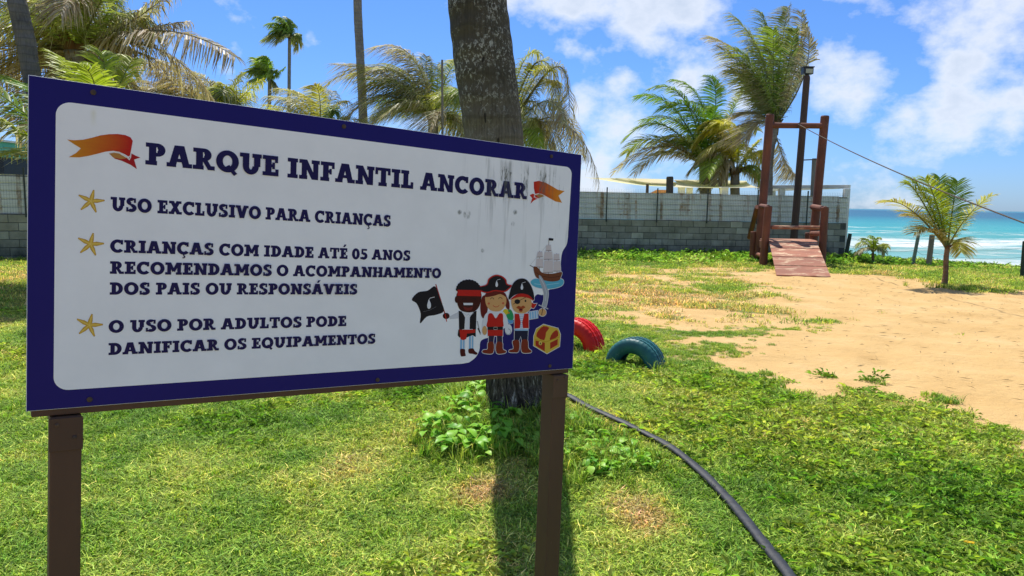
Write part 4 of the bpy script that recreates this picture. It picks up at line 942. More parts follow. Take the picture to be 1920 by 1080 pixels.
palm('shaggy palm with dry drooping fronds at the upper left', 13.2, (142, 96), (165, 480), [
    (300, 58, 442, 108, -.6, .85, 0), (262, 30, 345, -40, .4, .7, 0), (245, 62, 350, 40, .2, .75, 0), (290, 90, 400, 190, .8, .8, 0), (205, 20, 265, -90, .5, .15, .1), (150, -5, 185, -110, 1.2, .2, 0), (100, 20, 40, -90, .6, .1, 0),
    (80, 40, -40, 0, -.5, .3, .2), (70, 85, -50, 110, .4, .8, 0), (205, 125, 290, 205, .6, .75, 0), (90, 135, 25, 250, .5, .9, 0), (112, 150, 85, 260, -.5, .85, 0), (172, 145, 232, 235, .6, .85, 0), (60, 60, -70, 60, 1.3, .5, .1), (230, 90, 330, 130, 1.5, .85, 0),
    (175, 30, 220, -60, -1.2, .25, .1), (115, 30, 90, -70, -1.2, .2, .1), (60, 110, -40, 190, 1, .85, 0), (215, 50, 300, 10, 1.6, .5, 0)], .85, extra=12, exr=2.0, tr=.20, n=58, wd=.016, dry=.6)
palm('young palm with fresh bright green fronds at the left edge of the sign', 10.3, (150, 330), (152, 470), [
    (150, 175, 100, 100, .8, 0, .35), (190, 170, 190, 98, .2, .05, .25), (215, 180, 248, 110, .6, 0, .4), (60, 225, -45, 150, -.4, 0, .1), (58, 262, -35, 205, -.8, .1, .25), (80, 190, 10, 150, .9, .05, 0), (180, 190, 150, 120, -.8, 0, .3), (230, 230, 290, 200, .5, 0, .2), (90, 290, 0, 290, .6, .3, .2), (120, 230, 50, 180, 1.2, .1, .1)], .62, tr=.09, n=40, wd=.017, droop=.3, wind=.15)
palm('frayed brown green palm just left of the slender trunk', 18, (395, 255), (400, 480), [
    (330, 150, 258, 118, .3, .75, 0), (372, 160, 300, 112, 1, .65, .1), (340, 190, 270, 170, -.6, .7, 0), (400, 170, 350, 130, .4, .55, .2), (445, 190, 492, 150, .4, .05, .7), (425, 195, 418, 158, -.3, .1, .7), (460, 215, 520, 205, .8, .3, .5), (430, 180, 455, 140, .2, .2, .6), (380, 200, 330, 195, .7, .6, 0), (350, 170, 290, 135, .8, .8, 0), (360, 180, 310, 150, -.7, .75, 0), (410, 190, 380, 150, 1.2, .6, .1), (330, 180, 265, 150, 1.1, .8, 0), (440, 200, 470, 175, 1.1, .3, .5)], .85, extra=9, exr=1.8, tr=.16, n=46, wd=.017)
palm('yellowish low palm peeking above the middle of the sign', 21, (598, 262), (600, 480), [
    (575, 190, 515, 165, .3, .35, .6), (600, 190, 590, 160, -.4, .3, .7), (625, 205, 650, 190, .4, .35, .5), (565, 215, 490, 195, .7, .3, .6), (590, 200, 550, 170, .5, .2, .8), (640, 225, 700, 235, .4, .5, .3), (560, 200, 500, 180, -.5, .4, .5), (615, 200, 625, 170, .9, .4, .4), (580, 205, 535, 185, 1, .4, .5)], .72, extra=6, exr=1.3, tr=.15, n=40, wd=.016)
palm('wind blown palm with frayed grey fronds left of the leaning trunk', 22, (812, 228), (815, 480), [
    (735, 130, 615, 155, .6, .6, 0), (715, 180, 640, 240, -.5, .65, 0), (775, 110, 705, 88, .4, .7, 0), (740, 150, 632, 122, .2, .65, 0), (835, 150, 862, 112, .5, .1, .5), (860, 180, 905, 160, .5, .15, .5), (755, 195, 690, 245, .5, .4, .1), (790, 135, 745, 92, -.6, .5, .1), (845, 215, 880, 265, .4, .5, .2),
    (760, 170, 680, 150, -.9, .25, .1), (770, 180, 710, 190, .8, .1, .1), (820, 160, 820, 120, .8, .3, .4), (765, 200, 720, 215, 1.2, .2, .2), (750, 140, 660, 140, -.6, .45, .1), (775, 150, 725, 120, 1.0, .3, .3), (830, 180, 865, 190, -.6, .2, .5), (800, 150, 800, 105, .8, .4, .2)], 1.0, extra=9, exr=1.9, tr=.17, n=56, wd=.015, wind=.6)
palm('bushy palm behind the leaning trunk with fronds curling down to the right', 24, (948, 262), (950, 480), [
    (975, 130, 1010, 100, .4, .15, .65), (1010, 115, 1062, 215, .3, .5, .2), (1050, 125, 1060, 300, -.4, .6, .1), (1000, 190, 1040, 290, .6, .5, .2), (1060, 235, 1124, 345, -.3, .8, 0), (890, 150, 850, 112, .4, .1, .6), (1000, 170, 1050, 155, .6, .15, .7), (1010, 240, 1040, 310, .6, .6, .1), (880, 180, 830, 170, .4, .15, .5), (960, 160, 950, 110, .7, .3, .4),
    (1020, 150, 1045, 220, .9, .4, .4), (870, 210, 820, 240, .5, .3, .4), (980, 200, 1010, 260, -.8, .2, .4), (1050, 220, 1090, 290, .7, .75, 0), (1000, 150, 1030, 130, -.5, .15, .8), (1020, 190, 1058, 235, -.7, .55, .1), (990, 150, 1000, 125, .5, .2, .7), (1020, 230, 1055, 320, .9, .65, .1), (980, 240, 1000, 320, .6, .7, .2)], .95, extra=9, exr=1.9, tr=.18, n=54, wd=.016, wind=.4)
palm('full green palm left of the yellow one beyond the wall', 30, (1322, 318), (1322, 480), [
    (1245, 275, 1152, 322, .2, .75, .1), (1245, 235, 1172, 262, .4, .1, 0), (1265, 205, 1193, 182, .4, 0, 0), (1285, 190, 1222, 165, -.3, 0, .1), (1315, 195, 1262, 150, .3, 0, .1), (1342, 195, 1330, 143, .5, 0, 0), (1365, 225, 1395, 165, .4, .2, 0), (1235, 262, 1175, 288, .8, .2, .2), (1385, 270, 1425, 320, .3, .5, .1),
    (1350, 235, 1298, 190, .8, 0, 0), (1300, 210, 1235, 205, -.8, 0, 0), (1255, 285, 1190, 325, -.7, .6, .1), (1375, 250, 1420, 245, 1, .3, .1), (1280, 235, 1205, 225, 1, .05, .1), (1330, 250, 1340, 200, -1, 0, 0)], 1.0, extra=7, exr=2.2, tr=.26, n=54, wd=.026, dry=.0, wind=.25, droop=.35)
palm('short bushy yellow leaved palm beyond the wall', 29, (1378, 328), (1378, 480), [
    (1345, 245, 1297, 280, .2, .15, .95), (1352, 240, 1312, 240, .5, .05, .95), (1380, 240, 1325, 228, .3, .05, .9), (1402, 290, 1424, 262, .4, .1, .8), (1340, 290, 1293, 322, -.3, .6, .6), (1378, 262, 1402, 232, .6, .15, .7), (1418, 285, 1442, 300, .5, .3, .6), (1355, 270, 1310, 300, -.6, .3, .9), (1368, 250, 1350, 230, -.7, .05, .9), (1352, 310, 1320, 345, .4, .8, .2), (1402, 315, 1425, 345, .2, .8, .2), (1360, 300, 1345, 345, -.5, .7, .3)], .85, extra=2, exr=1.3, tr=.20, n=50, wd=.03, dry=.2, wind=.2)
palm('tall windswept palm with upright fronds behind the play tower', 26, (1452, 238), (1430, 480), [
    (1428, 110, 1372, 28, .3, .35, 0), (1442, 95, 1428, 25, .6, .25, .1), (1464, 100, 1478, 14, .3, .45, 0), (1495, 115, 1502, 22, .5, .6, 0), (1508, 140, 1512, 50, -.3, .75, 0), (1405, 125, 1332, 70, .4, .6, 0), (1412, 150, 1352, 92, .6, .35, .1), (1418, 175, 1370, 130, .3, .35, 0), (1476, 130, 1490, 55, -.6, .2, 0), (1450, 130, 1450, 55, -.6, .1, .1),
    (1425, 150, 1380, 90, -.7, .15, .1), (1488, 160, 1500, 90, .9, .2, 0), (1470, 300, 1492, 328, .2, .95, 0), (1432, 180, 1395, 140, .9, .2, .1), (1424, 215, 1388, 215, .3, .7, 0), (1478, 190, 1508, 130, .3, .4, .1), (1420, 230, 1398, 262, -.3, .85, 0), (1462, 200, 1476, 130, 1.0, .3, 0), (1440, 150, 1405, 60, .9, .45, 0)], 1.08, tr=.18, n=64, wd=.020, wind=.55, droop=.36, mids=((1441, 300),))
for lab, Y, cr2, ft, sp_ in (('far tall thin palm, the taller of the two beyond the sign', 70, (543, 72), (541, 480), [(522, 62, 496, 73, .5, .1), (528, 48, 503, 46, .5, 0), (535, 42, 518, 31, -.5, 0), (546, 45, 538, 33, .6, 0), (553, 70, 564, 66, .5, .2), (530, 55, 510, 58, -.8, 0), (540, 50, 528, 38, 1, 0), (520, 68, 504, 70, -1, .3), (556, 74, 560, 80, .3, .4), (535, 58, 512, 50, 1.3, 0)]),
                             ('far thin palm with a low crown, the shorter of the two', 62, (506, 148), (502, 480), [(490, 132, 466, 136, .5, .1), (494, 122, 476, 108, .5, 0), (502, 118, 494, 107, -.5, 0), (516, 142, 535, 126, .6, 0), (490, 146, 472, 152, .5, .3), (496, 130, 480, 120, 1, 0), (500, 130, 488, 116, -1, 0), (512, 152, 520, 162, .3, .4)])):
    palm(lab, Y, cr2, ft, [tuple(q) + (.1,) for q in sp_], 1.25, tr=.17, n=34, wd=.06, wind=.5, extra=3, exr=1.3, dry=.1)
pf = G(1769, 536)
palm('small young palm growing on the sand near the sea', float(pf[1]), (1776, 466), (1769, 536), [
    (1738, 375, 1708, 336, .1, 0, .25), (1710, 395, 1660, 378, -.2, .3, .45), (1765, 385, 1762, 332, .3, .05, .1), (1787, 385, 1796, 340, .2, 0, .1), (1815, 405, 1860, 366, -.1, .2, .6), (1745, 420, 1700, 402, .3, .45, .3), (1748, 432, 1715, 436, -.2, .4, .2), (1792, 450, 1802, 474, .2, .3, .3), (1755, 380, 1735, 334, -.2, 0, .35), (1726, 372, 1700, 345, .15, 0, .3)], .58, tr=.055, n=36, wd=.014, wind=.08, droop=.2, bark_m=M_BARKB, name='young_coconut_palm', rl=.1)
pf = at(1636, 486, 20.8)
palm('tiny green palm sprouting from the vines by the sea', 20.8, (1637, 474), (1636, 487), [
    (1622, 455, 1604, 462, .1, .2, .3), (1628, 452, 1616, 447, .3, 0, .2), (1642, 452, 1650, 446, -.1, 0, .3), (1652, 458, 1664, 464, .2, .3, .3), (1637, 452, 1634, 442, -.3, 0, .2), (1624, 464, 1610, 474, -.2, .5, .1), (1650, 464, 1660, 474, -.2, .3, .2)], .30, tr=.04, n=22, wd=.016, hub=False, wind=.1, bark_m=M_BARKB)

# ------------------------------------------------------------------ wooden play tower
M_LOG = painted('red_brown_painted_log', (.19, .062, .030), (.095, .034, .019), .65, 3, (1, 1, .5), .2, (.34, .17, .10), (.66, .74))
M_RAMP = painted('worn_red_ramp_board', (.34, .13, .07), (.22, .08, .045), .75, 2.5, (.4, 1, 1), .25, (.52, .36, .22), (.50, .62))
TYF = 19.2; TYB = 20.6
def gz(p): return float(terrain(p[0], p[1]))
tw = at(1480, 480, 19.9); tz = gz(tw); t0_ = Vector((tw[0], tw[1], tz))
root = empty('play_tower', tuple(t0_)); tag(root, 'red brown log play tower with a plank ramp on the sand', 'play tower')
def log(name, a, b_, r_, mat=None, taper=1.0, dome=True):
    a = Vector(a) - t0_; b_ = Vector(b_) - t0_; q = MB(); d = (b_ - a)
    q.tube([a, a + d * .02, a + d * .5, b_ - d.normalized() * r_ * .25, b_], [r_ * 1.0, r_ * 1.03, r_, r_ * taper, r_ * .86 * taper], 14); return q.build(name, mat or M_LOG, root, smooth=False)
def to_ground(px, py, Y):
    p = at(px, py, Y); p[2] = gz(p) - .12; return p
s1 = 1 / FPX
r_tall = 7.6 * s1 * TYB; r_short = 7.0 * s1 * TYF
log('tall_post', to_ground(1421, 492, TYB), at(1444, 214, TYB), r_tall)
log('tall_post', to_ground(1521, 492, TYB), at(1547, 217, TYB), r_tall)
log('crossbar', at(1437, 235, TYB - .02), at(1545, 236, TYB - .02), r_tall * .68)
log('short_post', to_ground(1430, 500, TYF), at(1441, 386, TYF), r_short)
log('short_post', to_ground(1540, 500, TYF), at(1547, 388, TYF), r_short)
log('short_post', to_ground(1410, 495, TYB + .1), at(1413, 434, TYB + .1), r_short * .85)
log('short_post', to_ground(1513, 490, TYB + .5), at(1515, 436, TYB + .5), r_short * .8)
log('slanting_rail', at(1420, 388, TYB + .05), at(1405, 446, TYB + 1.2), r_short * .72)
log('rail', at(1427, 386, TYB - .1), at(1440, 388, TYF + .1), r_short * .6); log('rail', at(1524, 388, TYB - .1), at(1547, 392, TYF + .05), r_short * .8)
log('rail', at(1446, 426, TYF + .05), at(1540, 427, TYF + .05), r_short * .52, M_RAMP)
log('rail', at(1522, 438, TYB - .1), at(1545, 438, TYF + .05), r_short * .7)
log('rail', at(1420, 477, TYB - .1), at(1432, 481, TYF), r_short * .6)
def slab(name, quad, th, mat):
    P1 = [Vector(p) - t0_ for p in quad]; nn = (P1[1] - P1[0]).cross(P1[3] - P1[0]).normalized(); nn = nn if nn.z > 0 else -nn; q = MB()
    q.quad_strip([[p - nn * th for p in P1], [p for p in P1]], closed=True, cap=True); return q.build(name, mat, root, bevel=.006)
# deck and ramp
dk = [at(1436, 451, TYF), at(1534, 455, TYF), at(1524, 449, TYB), at(1424, 446, TYB)]
zd = dk[0][2]
for p in dk: p[2] = zd + .0
for k in range(5):
    f = lambda a, b_, t: a + (b_ - a) * t
    a0, a1 = k / 5 + .01, (k + 1) / 5 - .01; slab('deck_board', [f(dk[0], dk[3], a0), f(dk[1], dk[2], a0), f(dk[1], dk[2], a1), f(dk[0], dk[3], a1)], .035, M_RAMP)
slab('side_board', [dk[0] + np.array([0, 0, -.04]), dk[3] + np.array([0, 0, -.04]), dk[3] + np.array([0.02, 0, -.25]), dk[0] + np.array([0.02, 0, -.25])], .03, M_LOG)
tl, tr_ = at(1442, 451, TYF - .02), at(1531, 455, TYF - .02); tl[2] = tr_[2] = zd + .01
bl, br = at(1456, 516, 16.9), at(1558, 519, 16.9)
bl[2] = gz(bl) + .0; br[2] = gz(br) + .0
bl, br = G(1456, 516), G(1558, 519)
cuts = [0, .24, .5, .74, 1.0]
for k in range(4):
    a0, a1 = cuts[k] + .008, cuts[k + 1] - .008; f = lambda a, b_, t: a + (b_ - a) * t
    o = slab('ramp_board', [f(tl, bl, a0), f(tr_, br, a0), f(tr_, br, a1), f(tl, bl, a1)], .03, M_RAMP)
for sgn in (.08, .92):
    a = Vector(f(tl, tr_, sgn)) - t0_; c = Vector(f(bl, br, sgn)) - t0_; q = MB(); q.tube([a + Vector((0, 0, -.08)), c + Vector((0, 0, -.05))], .04, 6); q.build('ramp_bearer', M_LOG, root)
# cable
M_CABLE = painted('brown_rope', (.10, .07, .045), (.06, .045, .03), .8, 30)
c0 = Vector(at(1497, 233, TYB - .1)); c1 = Vector(at(1925, 391, 10.5)); b = MB(); pts = []
far = c1 + (c1 - c0) * .55
for i in range(31):
    t = i / 30; p = c0.lerp(far, t); p.z -= .42 * 4 * t * (1 - t) * .55 - 0; pts.append(p)
off = at(1925, 391, 10.5)
root = empty('zip_line_rope', tuple(c0)); tag(root, 'thin sagging rope running from the tower crossbar out to the right', 'rope')
b.tube([p - c0 for p in pts], .011, 6); b.tube([Vector((0, .09, .02)), Vector((.02, -.09, .05)), Vector((-.03, -.09, -.09)), Vector((0, .1, -.09))], .013, 6); b.build('rope', M_CABLE, root, smooth=True)

# ------------------------------------------------------------------ lamp pole, small post
M_POLE = painted('dark_weathered_pole', (.085, .052, .038), (.04, .028, .022), .75, 3, (1, 1, .2))
def pole(name, label, cat, top, foot, Y, r0, r1, mat, group=None):
    a = Vector(at(*top, Y)); f = Vector(at(*foot, Y)); f.z = gz(f) - .1
    # keep the lean of the visible part
    r_ = empty(name, tuple(f)); tag(r_, label, cat, group); q = MB(); d = a - f
    q.tube([Vector((0, 0, 0)), d * .5, d * .985, d], [r0, (r0 + r1) / 2, r1, r1 * .85], 12); q.build('pole' if cat != 'post' else 'shaft', mat, r_); return r_, d
lp, d = pole('lamp_pole', 'dark leaning pole with a small flood lamp on top behind the tower', 'lamp pole', (1513, 142), (1485, 490), 22, .115, .095, M_POLE)
M_LB = painted('lamp_housing', (.03, .03, .03), (.02, .02, .02), .4, 10); ml = Mat('lamp_lens', .25, .5); ml.color((.42, .43, .30))
b = MB(); q0 = d + Vector((.0, 0, .13)); b.box(q0, (.29, .22, .19)); b.box(q0 + Vector((0, 0, .105)), (.33, .27, .03)); b.tube([d, d + Vector((0, 0, .05))], .06, 8); lh = b.build('lamp_head', M_LB, lp, bevel=.008)
b = MB(); b.box(q0 + Vector((.02, -.1125, -.01)), (.20, .008, .12)); b.build('lens', ml.m, lh)
b = MB(); e = Vector(at(1508, 300, 22)) - Vector(lp.location); e2 = Vector(at(1530, 299, 22.4)) - Vector(lp.location); b.tube([e, e2], .02, 6); b.build('arm', M_POLE, lp)
M_GPOST = painted('grey_weathered_wood', (.22, .20, .16), (.12, .11, .09), .85, 4, (1, 1, .2))
pole('wooden_post', 'short grey wooden post between the lamp pole and the tower', 'post', (1527, 297), (1519, 480), 24.6, .09, .075, M_GPOST)
pole('wooden_stump', 'rounded dark wooden stump showing above the wall', 'post', (1256, 331), (1254, 480), 24.9, .14, .12, painted('dark_stump', (.085, .07, .05), (.04, .035, .03), .9, 5, (1, 1, .3)))
pole('thin_pole', 'thin grey pole between the frayed palms left of the leaning trunk', 'post', (829, 112), (831, 480), 20.5, .035, .03, M_GPOST)
M_FP = painted('dark_green_post', (.030, .052, .040), (.018, .03, .024), .7, 6); M_FP2 = painted('faded_green_post', (.16, .23, .18), (.09, .13, .10), .8, 6)
for lab, tp_, ft_, Y, rr_, mt in (('dark green fence post leaning at the end of the block wall', (1594, 438), (1584, 486), 21.9, .060, M_FP), ('slim teal fence post left of the small young palm', (1722, 441), (1711, 490), 20.6, .050, M_FP2), ('pale fence post directly behind the small young palm', (1748, 440), (1741, 493), 20.2, .075, M_GPOST), ('dark fence post at the right edge by the sea', (1921, 452), (1918, 500), 17.2, .045, M_FP)):
    pole('fence_post', lab, 'post', tp_, ft_, Y, rr_, rr_ * .9, mt)
# wires strung between those posts
b = MB(); W0 = Vector(at(1594, 450, 21.9)); 
seq = [at(1592, 446, 21.9), at(1720, 455, 20.6), at(1746, 458, 20.2), at(1920, 465, 17.2)]
for dz in (0, -.22):
    for p, q in zip(seq[:-1], seq[1:]): p, q = Vector(p), Vector(q); mdp = p.lerp(q, .5) + Vector((0, 0, -.10)); b.tube([bez(p, mdp, q, t / 6) - W0 + Vector((0, 0, dz)) for t in range(7)], .0035, 4)
r_ = empty('fence_wire', tuple(W0)); tag(r_, 'two loose thin wires strung between the dune fence posts', 'wire'); b.build('wire', M_WIRE, r_)

# ------------------------------------------------------------------ pergola and shade sails beyond the wall
M_WP = painted('white_painted_timber', (.76, .76, .70), (.62, .62, .56), .55, 3); 
pg = Vector(at(1588, 480, 24.3)); pg.z = gz(pg) - .05
root = empty('white_pergola', tuple(pg)); tag(root, 'white pergola frame at the end of the block wall', 'pergola')
def pbox(name, a, b_, w_, h_, parent, o0, mat, nm=None):
    a = Vector(a) - o0; b_ = Vector(b_) - o0; d = b_ - a; q = MB(); rot = d.to_track_quat('X', 'Z').to_matrix(); q.box((a + b_) / 2, (d.length, w_, h_), rot); return q.build(name, mat, parent, bevel=.006)
topz = at(1588, 350, 24.3)[2]
a = at(1588, 350, 24.3); lo = np.array([a[0], a[1], pg.z]); pbox('pillar', lo, (a[0], a[1], topz - .07), .16, .18, root, pg, M_WP)
a2 = at(1446, 350, 26.3); a2[2] = topz; pbox('beam', (a[0] + .1, a[1], topz), a2, .12, .12, root, pg, M_WP)
a3 = at(1468, 350, 26.0); pbox('pillar', (a3[0], a3[1] + .1, gz(a3)), (a3[0], a3[1] + .1, topz - .062), .2, .2, root, pg, M_WP)
a4 = (a[0] - .3, a[1] + 6, topz); pbox('beam', (a[0], a[1] + .07, topz + .002), a4, .10, .118, root, pg, M_WP); pbox('pillar', (a4[0], a4[1], -1.2), (a4[0], a4[1], topz - .062), .16, .16, root, pg, M_WP)
def sail(label, corners, sag=.12):
    o0 = Vector(corners[0]); C_ = [Vector(c) - o0 for c in corners]; n = 12; q = MB(); rows = []
    for i in range(n + 1):
        row = []
        for j in range(n + 1):
            u, v = i / n, j / n; p = C_[0] * (1 - u) * (1 - v) + C_[1] * u * (1 - v) + C_[2] * u * v + C_[3] * (1 - u) * v
            cx = Vector((sum((c.x for c in C_)) / 4, sum((c.y for c in C_)) / 4, 0)); pull = .18 * (4 * u * (1 - u) + 4 * v * (1 - v)) / 2 * (0 if 0 < i < n and 0 < j < n else 1)
            p = p + (cx - Vector((p.x, p.y, 0))) * pull; p.z -= sag * 16 * u * (1 - u) * v * (1 - v); row.append(p)
        rows.append(row)
    q.quad_strip(rows, (.90, .82, .62)); r_ = empty('shade_sail', tuple(o0)); tag(r_, label, 'shade sail'); q.build('fabric', M_SAIL, r_, smooth=True, colors=True); return r_
M_SAIL = leaf_mat('sail_fabric', .55, .8)
sail('cream shade sail, the long pointed one on the left above the wall', [at(1095, 333, 29), at(1205, 347, 26), at(1300, 350, 27.5), at(1250, 336, 33)])
sail('cream shade sail stretched right of the wooden stump', [at(1262, 337, 31), at(1262, 351, 25.5), at(1424, 352, 25.5), at(1400, 339, 31)])
for lab, px, y0, Y, mt, w_ in (('rusty thin sail post left of the wooden stump', 1214, 346, 26, M_BARKB, .09), ('pale sail post just right of the wooden stump', 1278, 352, 26, M_WP, .22), ('white sail post between the stump and the yellow palm', 1293, 353, 27, M_WP, .2), ('white sail post under the yellow palm', 1358, 352, 26, M_WP, .24)):
    t_ = Vector(at(px, y0, Y)); r_ = empty('sail_post', (t_.x, t_.y, gz(t_) - .05)); tag(r_, lab, 'post'); q = MB(); h = t_.z - gz(t_) + .05; q.box((0, 0, h / 2), (w_, w_, h)); q.box((0, 0, h + .01), (w_ * 1.15, w_ * 1.15, .02)); q.build('shaft', mt, r_, bevel=.006)
# low terracotta roof peeking over
t_ = Vector(at(1240, 356, 31)); r_ = empty('tiled_hut', (t_.x, t_.y, gz(t_))); tag(r_, 'low hut with a faded terracotta roof behind the wooden stump', 'hut'); h = t_.z - gz(t_)
b = MB(); b.box((0, 0, (h - .35) / 2), (1.1, 1.2, h - .35)); b.build('wall', M_WP, r_)
b = MB(); b.quad_strip([[(-.75, -.8, h - .36), (.75, -.8, h - .36), (.75, .8, h - .36), (-.75, .8, h - .36)], [(-.2, -.1, h), (.2, -.1, h), (.2, .1, h), (-.2, .1, h)]], closed=True, cap=True); b.build('roof', painted('faded_terracotta', (.45, .22, .13), (.34, .17, .11), .9, 6), r_)
# teal roofed kiosk at the far left
t_ = Vector(at(10, 300, 21.5)); r_ = empty('teal_kiosk', (t_.x, t_.y, 0)); tag(r_, 'teal and dark kiosk above the wall at the left edge', 'kiosk')
ht = at(10, 270, 21.5)[2]; hm = at(10, 297, 21.5)[2]
M_TEAL = painted('teal_panel', (.10, .44, .36), (.08, .36, .30), .6, 2)
b = MB(); b.box((0, 0, (ht + hm) / 2), (1.0, 1.6, ht - hm)); b.build('fascia', M_TEAL, r_, bevel=.01)
b = MB(); b.box((0, 0, hm / 2 - .002), (.86, 1.4, hm - .006)); b.build('wall', painted('dark_navy_wall', (.012, .02, .035), (.008, .012, .02), .5, 3), r_)
b = MB(); b.box((-.12, -.76, (ht + .3) / 2), (.05, .05, ht + .3)); b.build('pole', M_WP, r_)
b = MB(); b.box((0, 0, ht + .03), (1.14, 1.8, .055)); b.build('roof', M_WP, r_)

# ------------------------------------------------------------------ half buried tyres
def tyre(label, foot, Rt, yaw, col, col2, sink, worn):
    f = Vector(G(*foot)); r_ = empty('half_buried_tyre', (f.x, f.y, f.z), yaw); tag(r_, label, 'tyre', None)
    m = Mat(label.split()[0] + '_tyre_paint', .48, .3); v = m.coords((1, 1, 1)); c = m.ramp(m.noise(v, 5, 6, .6), [(.3, col2), (.65, col)])
    c = m.mix(m.ramp(m.noise(v, 14, 7, .75), [(.60, BW[0]), (.72, (.75,) * 3)]), c, worn); m.color(c); m.bump(m.noise(v, 60, 4), .25, .003)
    w_ = .098; q = MB(); rows = []; n = 120
    # section (offset across, radius): bead, sidewall bulge, shoulder, grooved tread, mirrored
    half = [(-.062, .62), (-.080, .66), (-.092, .74), (-.096, .82), (-.090, .90), (-.080, .955), (-.068, .985), (-.055, .992), (-.050, .965), (-.044, .965), (-.040, .998), (-.018, 1.0), (-.014, .972), (-.006, .972), (-.003, 1.0)]
    sec = half + [(-a, r2) for a, r2 in half[::-1]] + [(.055, .64), (.075, .76), (.078, .86), (.0, .93), (-.078, .86), (-.075, .76), (-.055, .64)]
    for i in range(n):
        a = 2 * math.pi * i / n; row = []
        for k, (x, r2) in enumerate(sec):
            x = x * 1.32; rr_ = 1 - (1 - r2) * 1.35
            if .95 < r2 <= 1.0 and i % 3 == 0: rr_ -= .014
            row.append((math.cos(a) * rr_ * Rt, x, math.sin(a) * rr_ * Rt + Rt * sink))
        rows.append(row)
    rows.append(rows[0]); q.quad_strip(rows, closed=True); o = q.build('casing', m.m, r_, smooth=True)
    md = o.modifiers.new('edge', 'EDGE_SPLIT'); md.split_angle = R(38)
    return r_
tyre('teal painted tyre half buried in the lawn right of the sign', (1191, 688), .285, R(-33), (.032, .155, .15), (.018, .085, .09), .02, (.24, .34, .32))
tyre('red painted tyre half buried beside the teal one', (1079, 655), .33, R(-40), (.74, .013, .006), (.56, .009, .005), .04, (.66, .08, .05))

# ------------------------------------------------------------------ irrigation hose
hp = [(960, 716), (1010, 730), (1065, 752), (1100, 772), (1150, 795), (1200, 819), (1250, 846), (1290, 876), (1330, 913), (1370, 956), (1405, 1000), (1440, 1046), (1478, 1095), (1540, 1190), (1600, 1300)]
hw = smooth([tuple(G(*p)) for p in hp], 9, False); f = Vector(hw[0]); r_ = empty('irrigation_hose', tuple(f)); tag(r_, 'flattened black irrigation hose curving across the lawn', 'hose')
b = MB(); g = random.Random(5); wr = [g.uniform(-1, 1) for _ in hw]
pts = [Vector((p[0], p[1], float(terrain(p[0], p[1])) + .042 + .001 * wr[i])) - f for i, p in enumerate(hw)]
b.tube(pts, [.0285 * (1 + .02 * w_) for w_ in wr], 16, jit=lambda i, j, th: 1 + .03 * math.sin(th * 2 + i * .4) + .012 * math.sin(i * 2.1 + th), flat=.5)
m = Mat('black_polyethylene', .58, .35); v = m.coords((1, 1, 1)); m.color(m.ramp(m.noise(v, 22, 6, .7), [(.35, (.009, .010, .013)), (.72, (.036, .040, .046))])); m.bump(m.noise(m.coords((1, 1, 1)), 40, 4, .55, 1.5), .3, .006)
b.build('tube', m.m, r_, smooth=True)

# ------------------------------------------------------------------ weeds round the foot of the trunk
def leaf_mesh(seed):
    g = random.Random(seed); q = MB(); L_ = 1.0; col = g.choice([(.20, .46, .03), (.27, .54, .05), (.36, .60, .08), (.13, .34, .03)]); rows = []
    for i in range(6):
        t = i / 5; w_ = .30 * math.sin(math.pi * min(1, t * .92 + .06)) ** .8; z = .55 * t - .75 * t * t; rows.append([(t * L_, -w_, z + .10 * w_), (t * L_, 0, z - .03), (t * L_, w_, z + .10 * w_)])
    q.quad_strip(rows, col); o = q.build('leaf', M_WEED, colors=True, smooth=True); me = o.data; bpy.data.objects.remove(o); return me
LM = [leaf_mesh(i) for i in range(8)]
def weeds(label, spots, n, size, h):
    c = np.mean([G(*s_[:2]) for s_ in spots], axis=0); root = empty('broadleaf_weeds', tuple(c)); tag(root, label, 'weeds')
    g = random.Random(len(label))
    stems = MB()
    for i in range(n):
        px, py, rr_ = g.choice(spots); p = Vector(G(px, py)); p.x += g.gauss(0, rr_ * .5); p.y += g.gauss(0, rr_ * .5); p.z = gz(p)
        hh = h * g.uniform(.25, 1.0); a = g.uniform(0, 6.283)
        o = bpy.data.objects.new('leaf', g.choice(LM)); COL.objects.link(o); o.parent = root
        top_ = p + Vector((math.cos(a) * .02, math.sin(a) * .02, hh)); o.location = top_ - Vector(c); s_ = size * g.uniform(.6, 1.25); o.scale = (s_, s_ * g.uniform(.8, 1.2), s_); o.rotation_euler = (g.uniform(-.4, .4), g.uniform(-.5, .35), a)
        if i % 3 == 0: stems.tube([p - Vector(c), top_ - Vector(c)], .0018, 4, (.12, .25, .05))
    stems.build('stem', M_WEED, root, colors=True)
weeds('leafy bright green weeds left of the leaning trunk foot', [(830, 820, .16), (880, 800, .2), (800, 815, .1), (900, 850, .14), (870, 770, .16), (925, 840, .12), (850, 850, .1), (900, 745, .12), (955, 835, .10), (950, 800, .08)], 290, .085, .13)
weeds('leafy bright green weeds right of the brown sign post', [(1090, 830, .14), (1130, 850, .16), (1170, 860, .14), (1200, 880, .12), (1075, 860, .1), (1090, 805, .1), (1140, 890, .12), (1015, 850, .08), (985, 835, .08)], 280, .065, .09)
tall_p = [blade_proto(34, .05, .17, .0034, .55, 300 + i) for i in range(4)]
pts = []
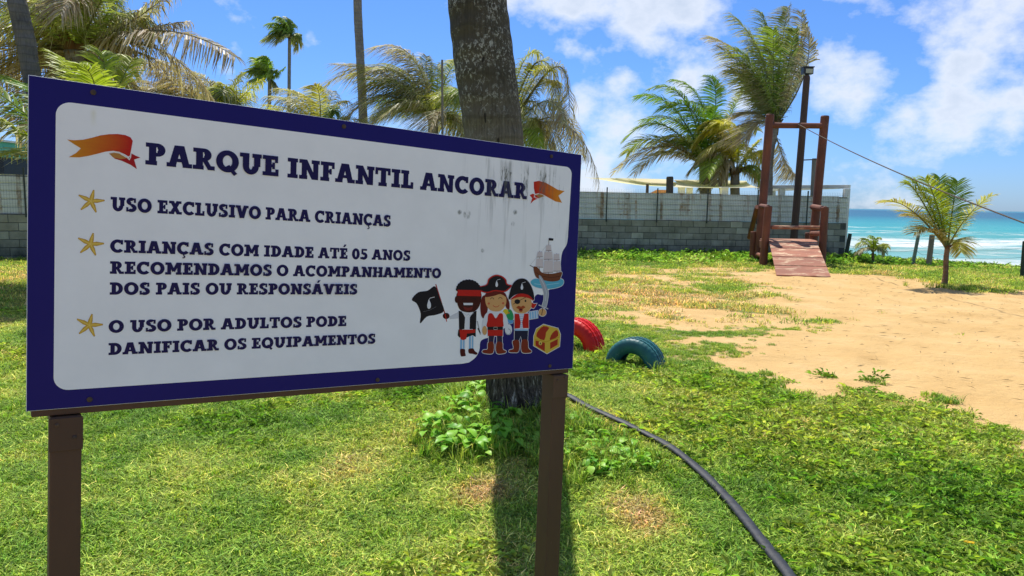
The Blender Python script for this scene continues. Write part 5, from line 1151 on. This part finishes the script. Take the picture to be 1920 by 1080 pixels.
for (px, py, rad, n) in ((935, 790, .16, 120), (985, 800, .16, 100), (960, 772, .14, 120), (1000, 770, .1, 60), (925, 765, .06, 50), (900, 745, .10, 60), (955, 840, .14, 50), (1010, 850, .1, 40), (1040, 800, .12, 40), (1150, 870, .18, 60), (1090, 870, .12, 40), (860, 830, .16, 50), (920, 730, .06, 40), (1190, 690, .14, 14), (1120, 672, .16, 18), (1235, 694, .1, 10), (1145, 676, .1, 10), (1770, 540, .3, 20)):
    c = G(px, py); pts.append(np.stack([c[0] + rng.normal(0, rad, n), c[1] + rng.normal(0, rad, n)], -1))
P = np.concatenate(pts)
tag(scatter('long_grass', xyz(P), rng.uniform(.35, 1.0, len(P)), np.clip(rng.normal(.25, .18, len(P)), 0, 1), tall_p, M_GRASS, .2), 'long uncut grass around the foot of the leaning trunk and tyres', 'grass', kind='stuff')
# sparse runner grass on the sand
q = wedge(5.5, 20, .34, 0, .8); q = q[(sandness(q[:, 0], q[:, 1]) > .4)]; nz = fbm(q[:, 0] * .6, q[:, 1] * .6, 91); q = q[(rng.uniform(size=len(q)) < np.clip((nz - .50) * 5, 0, .6)) & (q[:, 0] < 5.2 + .1 * q[:, 1])]
runner_p = [blade_proto(16, .13, .07, .005, .9, 330 + i) for i in range(3)]
tag(scatter('sand_grass', xyz(q), rng.uniform(.4, 1.2, len(q)), np.clip(rng.normal(.3, .2, len(q)), 0, 1), runner_p, M_GRASS, .2), 'sparse runner grass tufts dotted over the sand', 'grass', kind='stuff')
for lab, px, py, a in (('yellow fallen leaf on the lawn halfway to the sand', 1641, 852, .4), ('yellow fallen leaf near the bottom right corner', 1815, 1028, 2.2)):
    p = G(px, py); q = MB(); rows = []
    for i in range(7):
        t = i / 6; w_ = .016 * math.sin(math.pi * (t * .9 + .06)); rows.append([((t - .5) * .05, -w_, .006 + .006 * abs(t - .5)), ((t - .5) * .05, 0, .001), ((t - .5) * .05, w_, .006)])
    q.quad_strip(rows, (.75, .48, .02)); o = q.build('fallen_leaf', M_WEED, colors=True, smooth=True); o.location = (p[0], p[1], p[2] + .026); o.rotation_euler = (.1, .2, a); tag(o, lab, 'leaf')
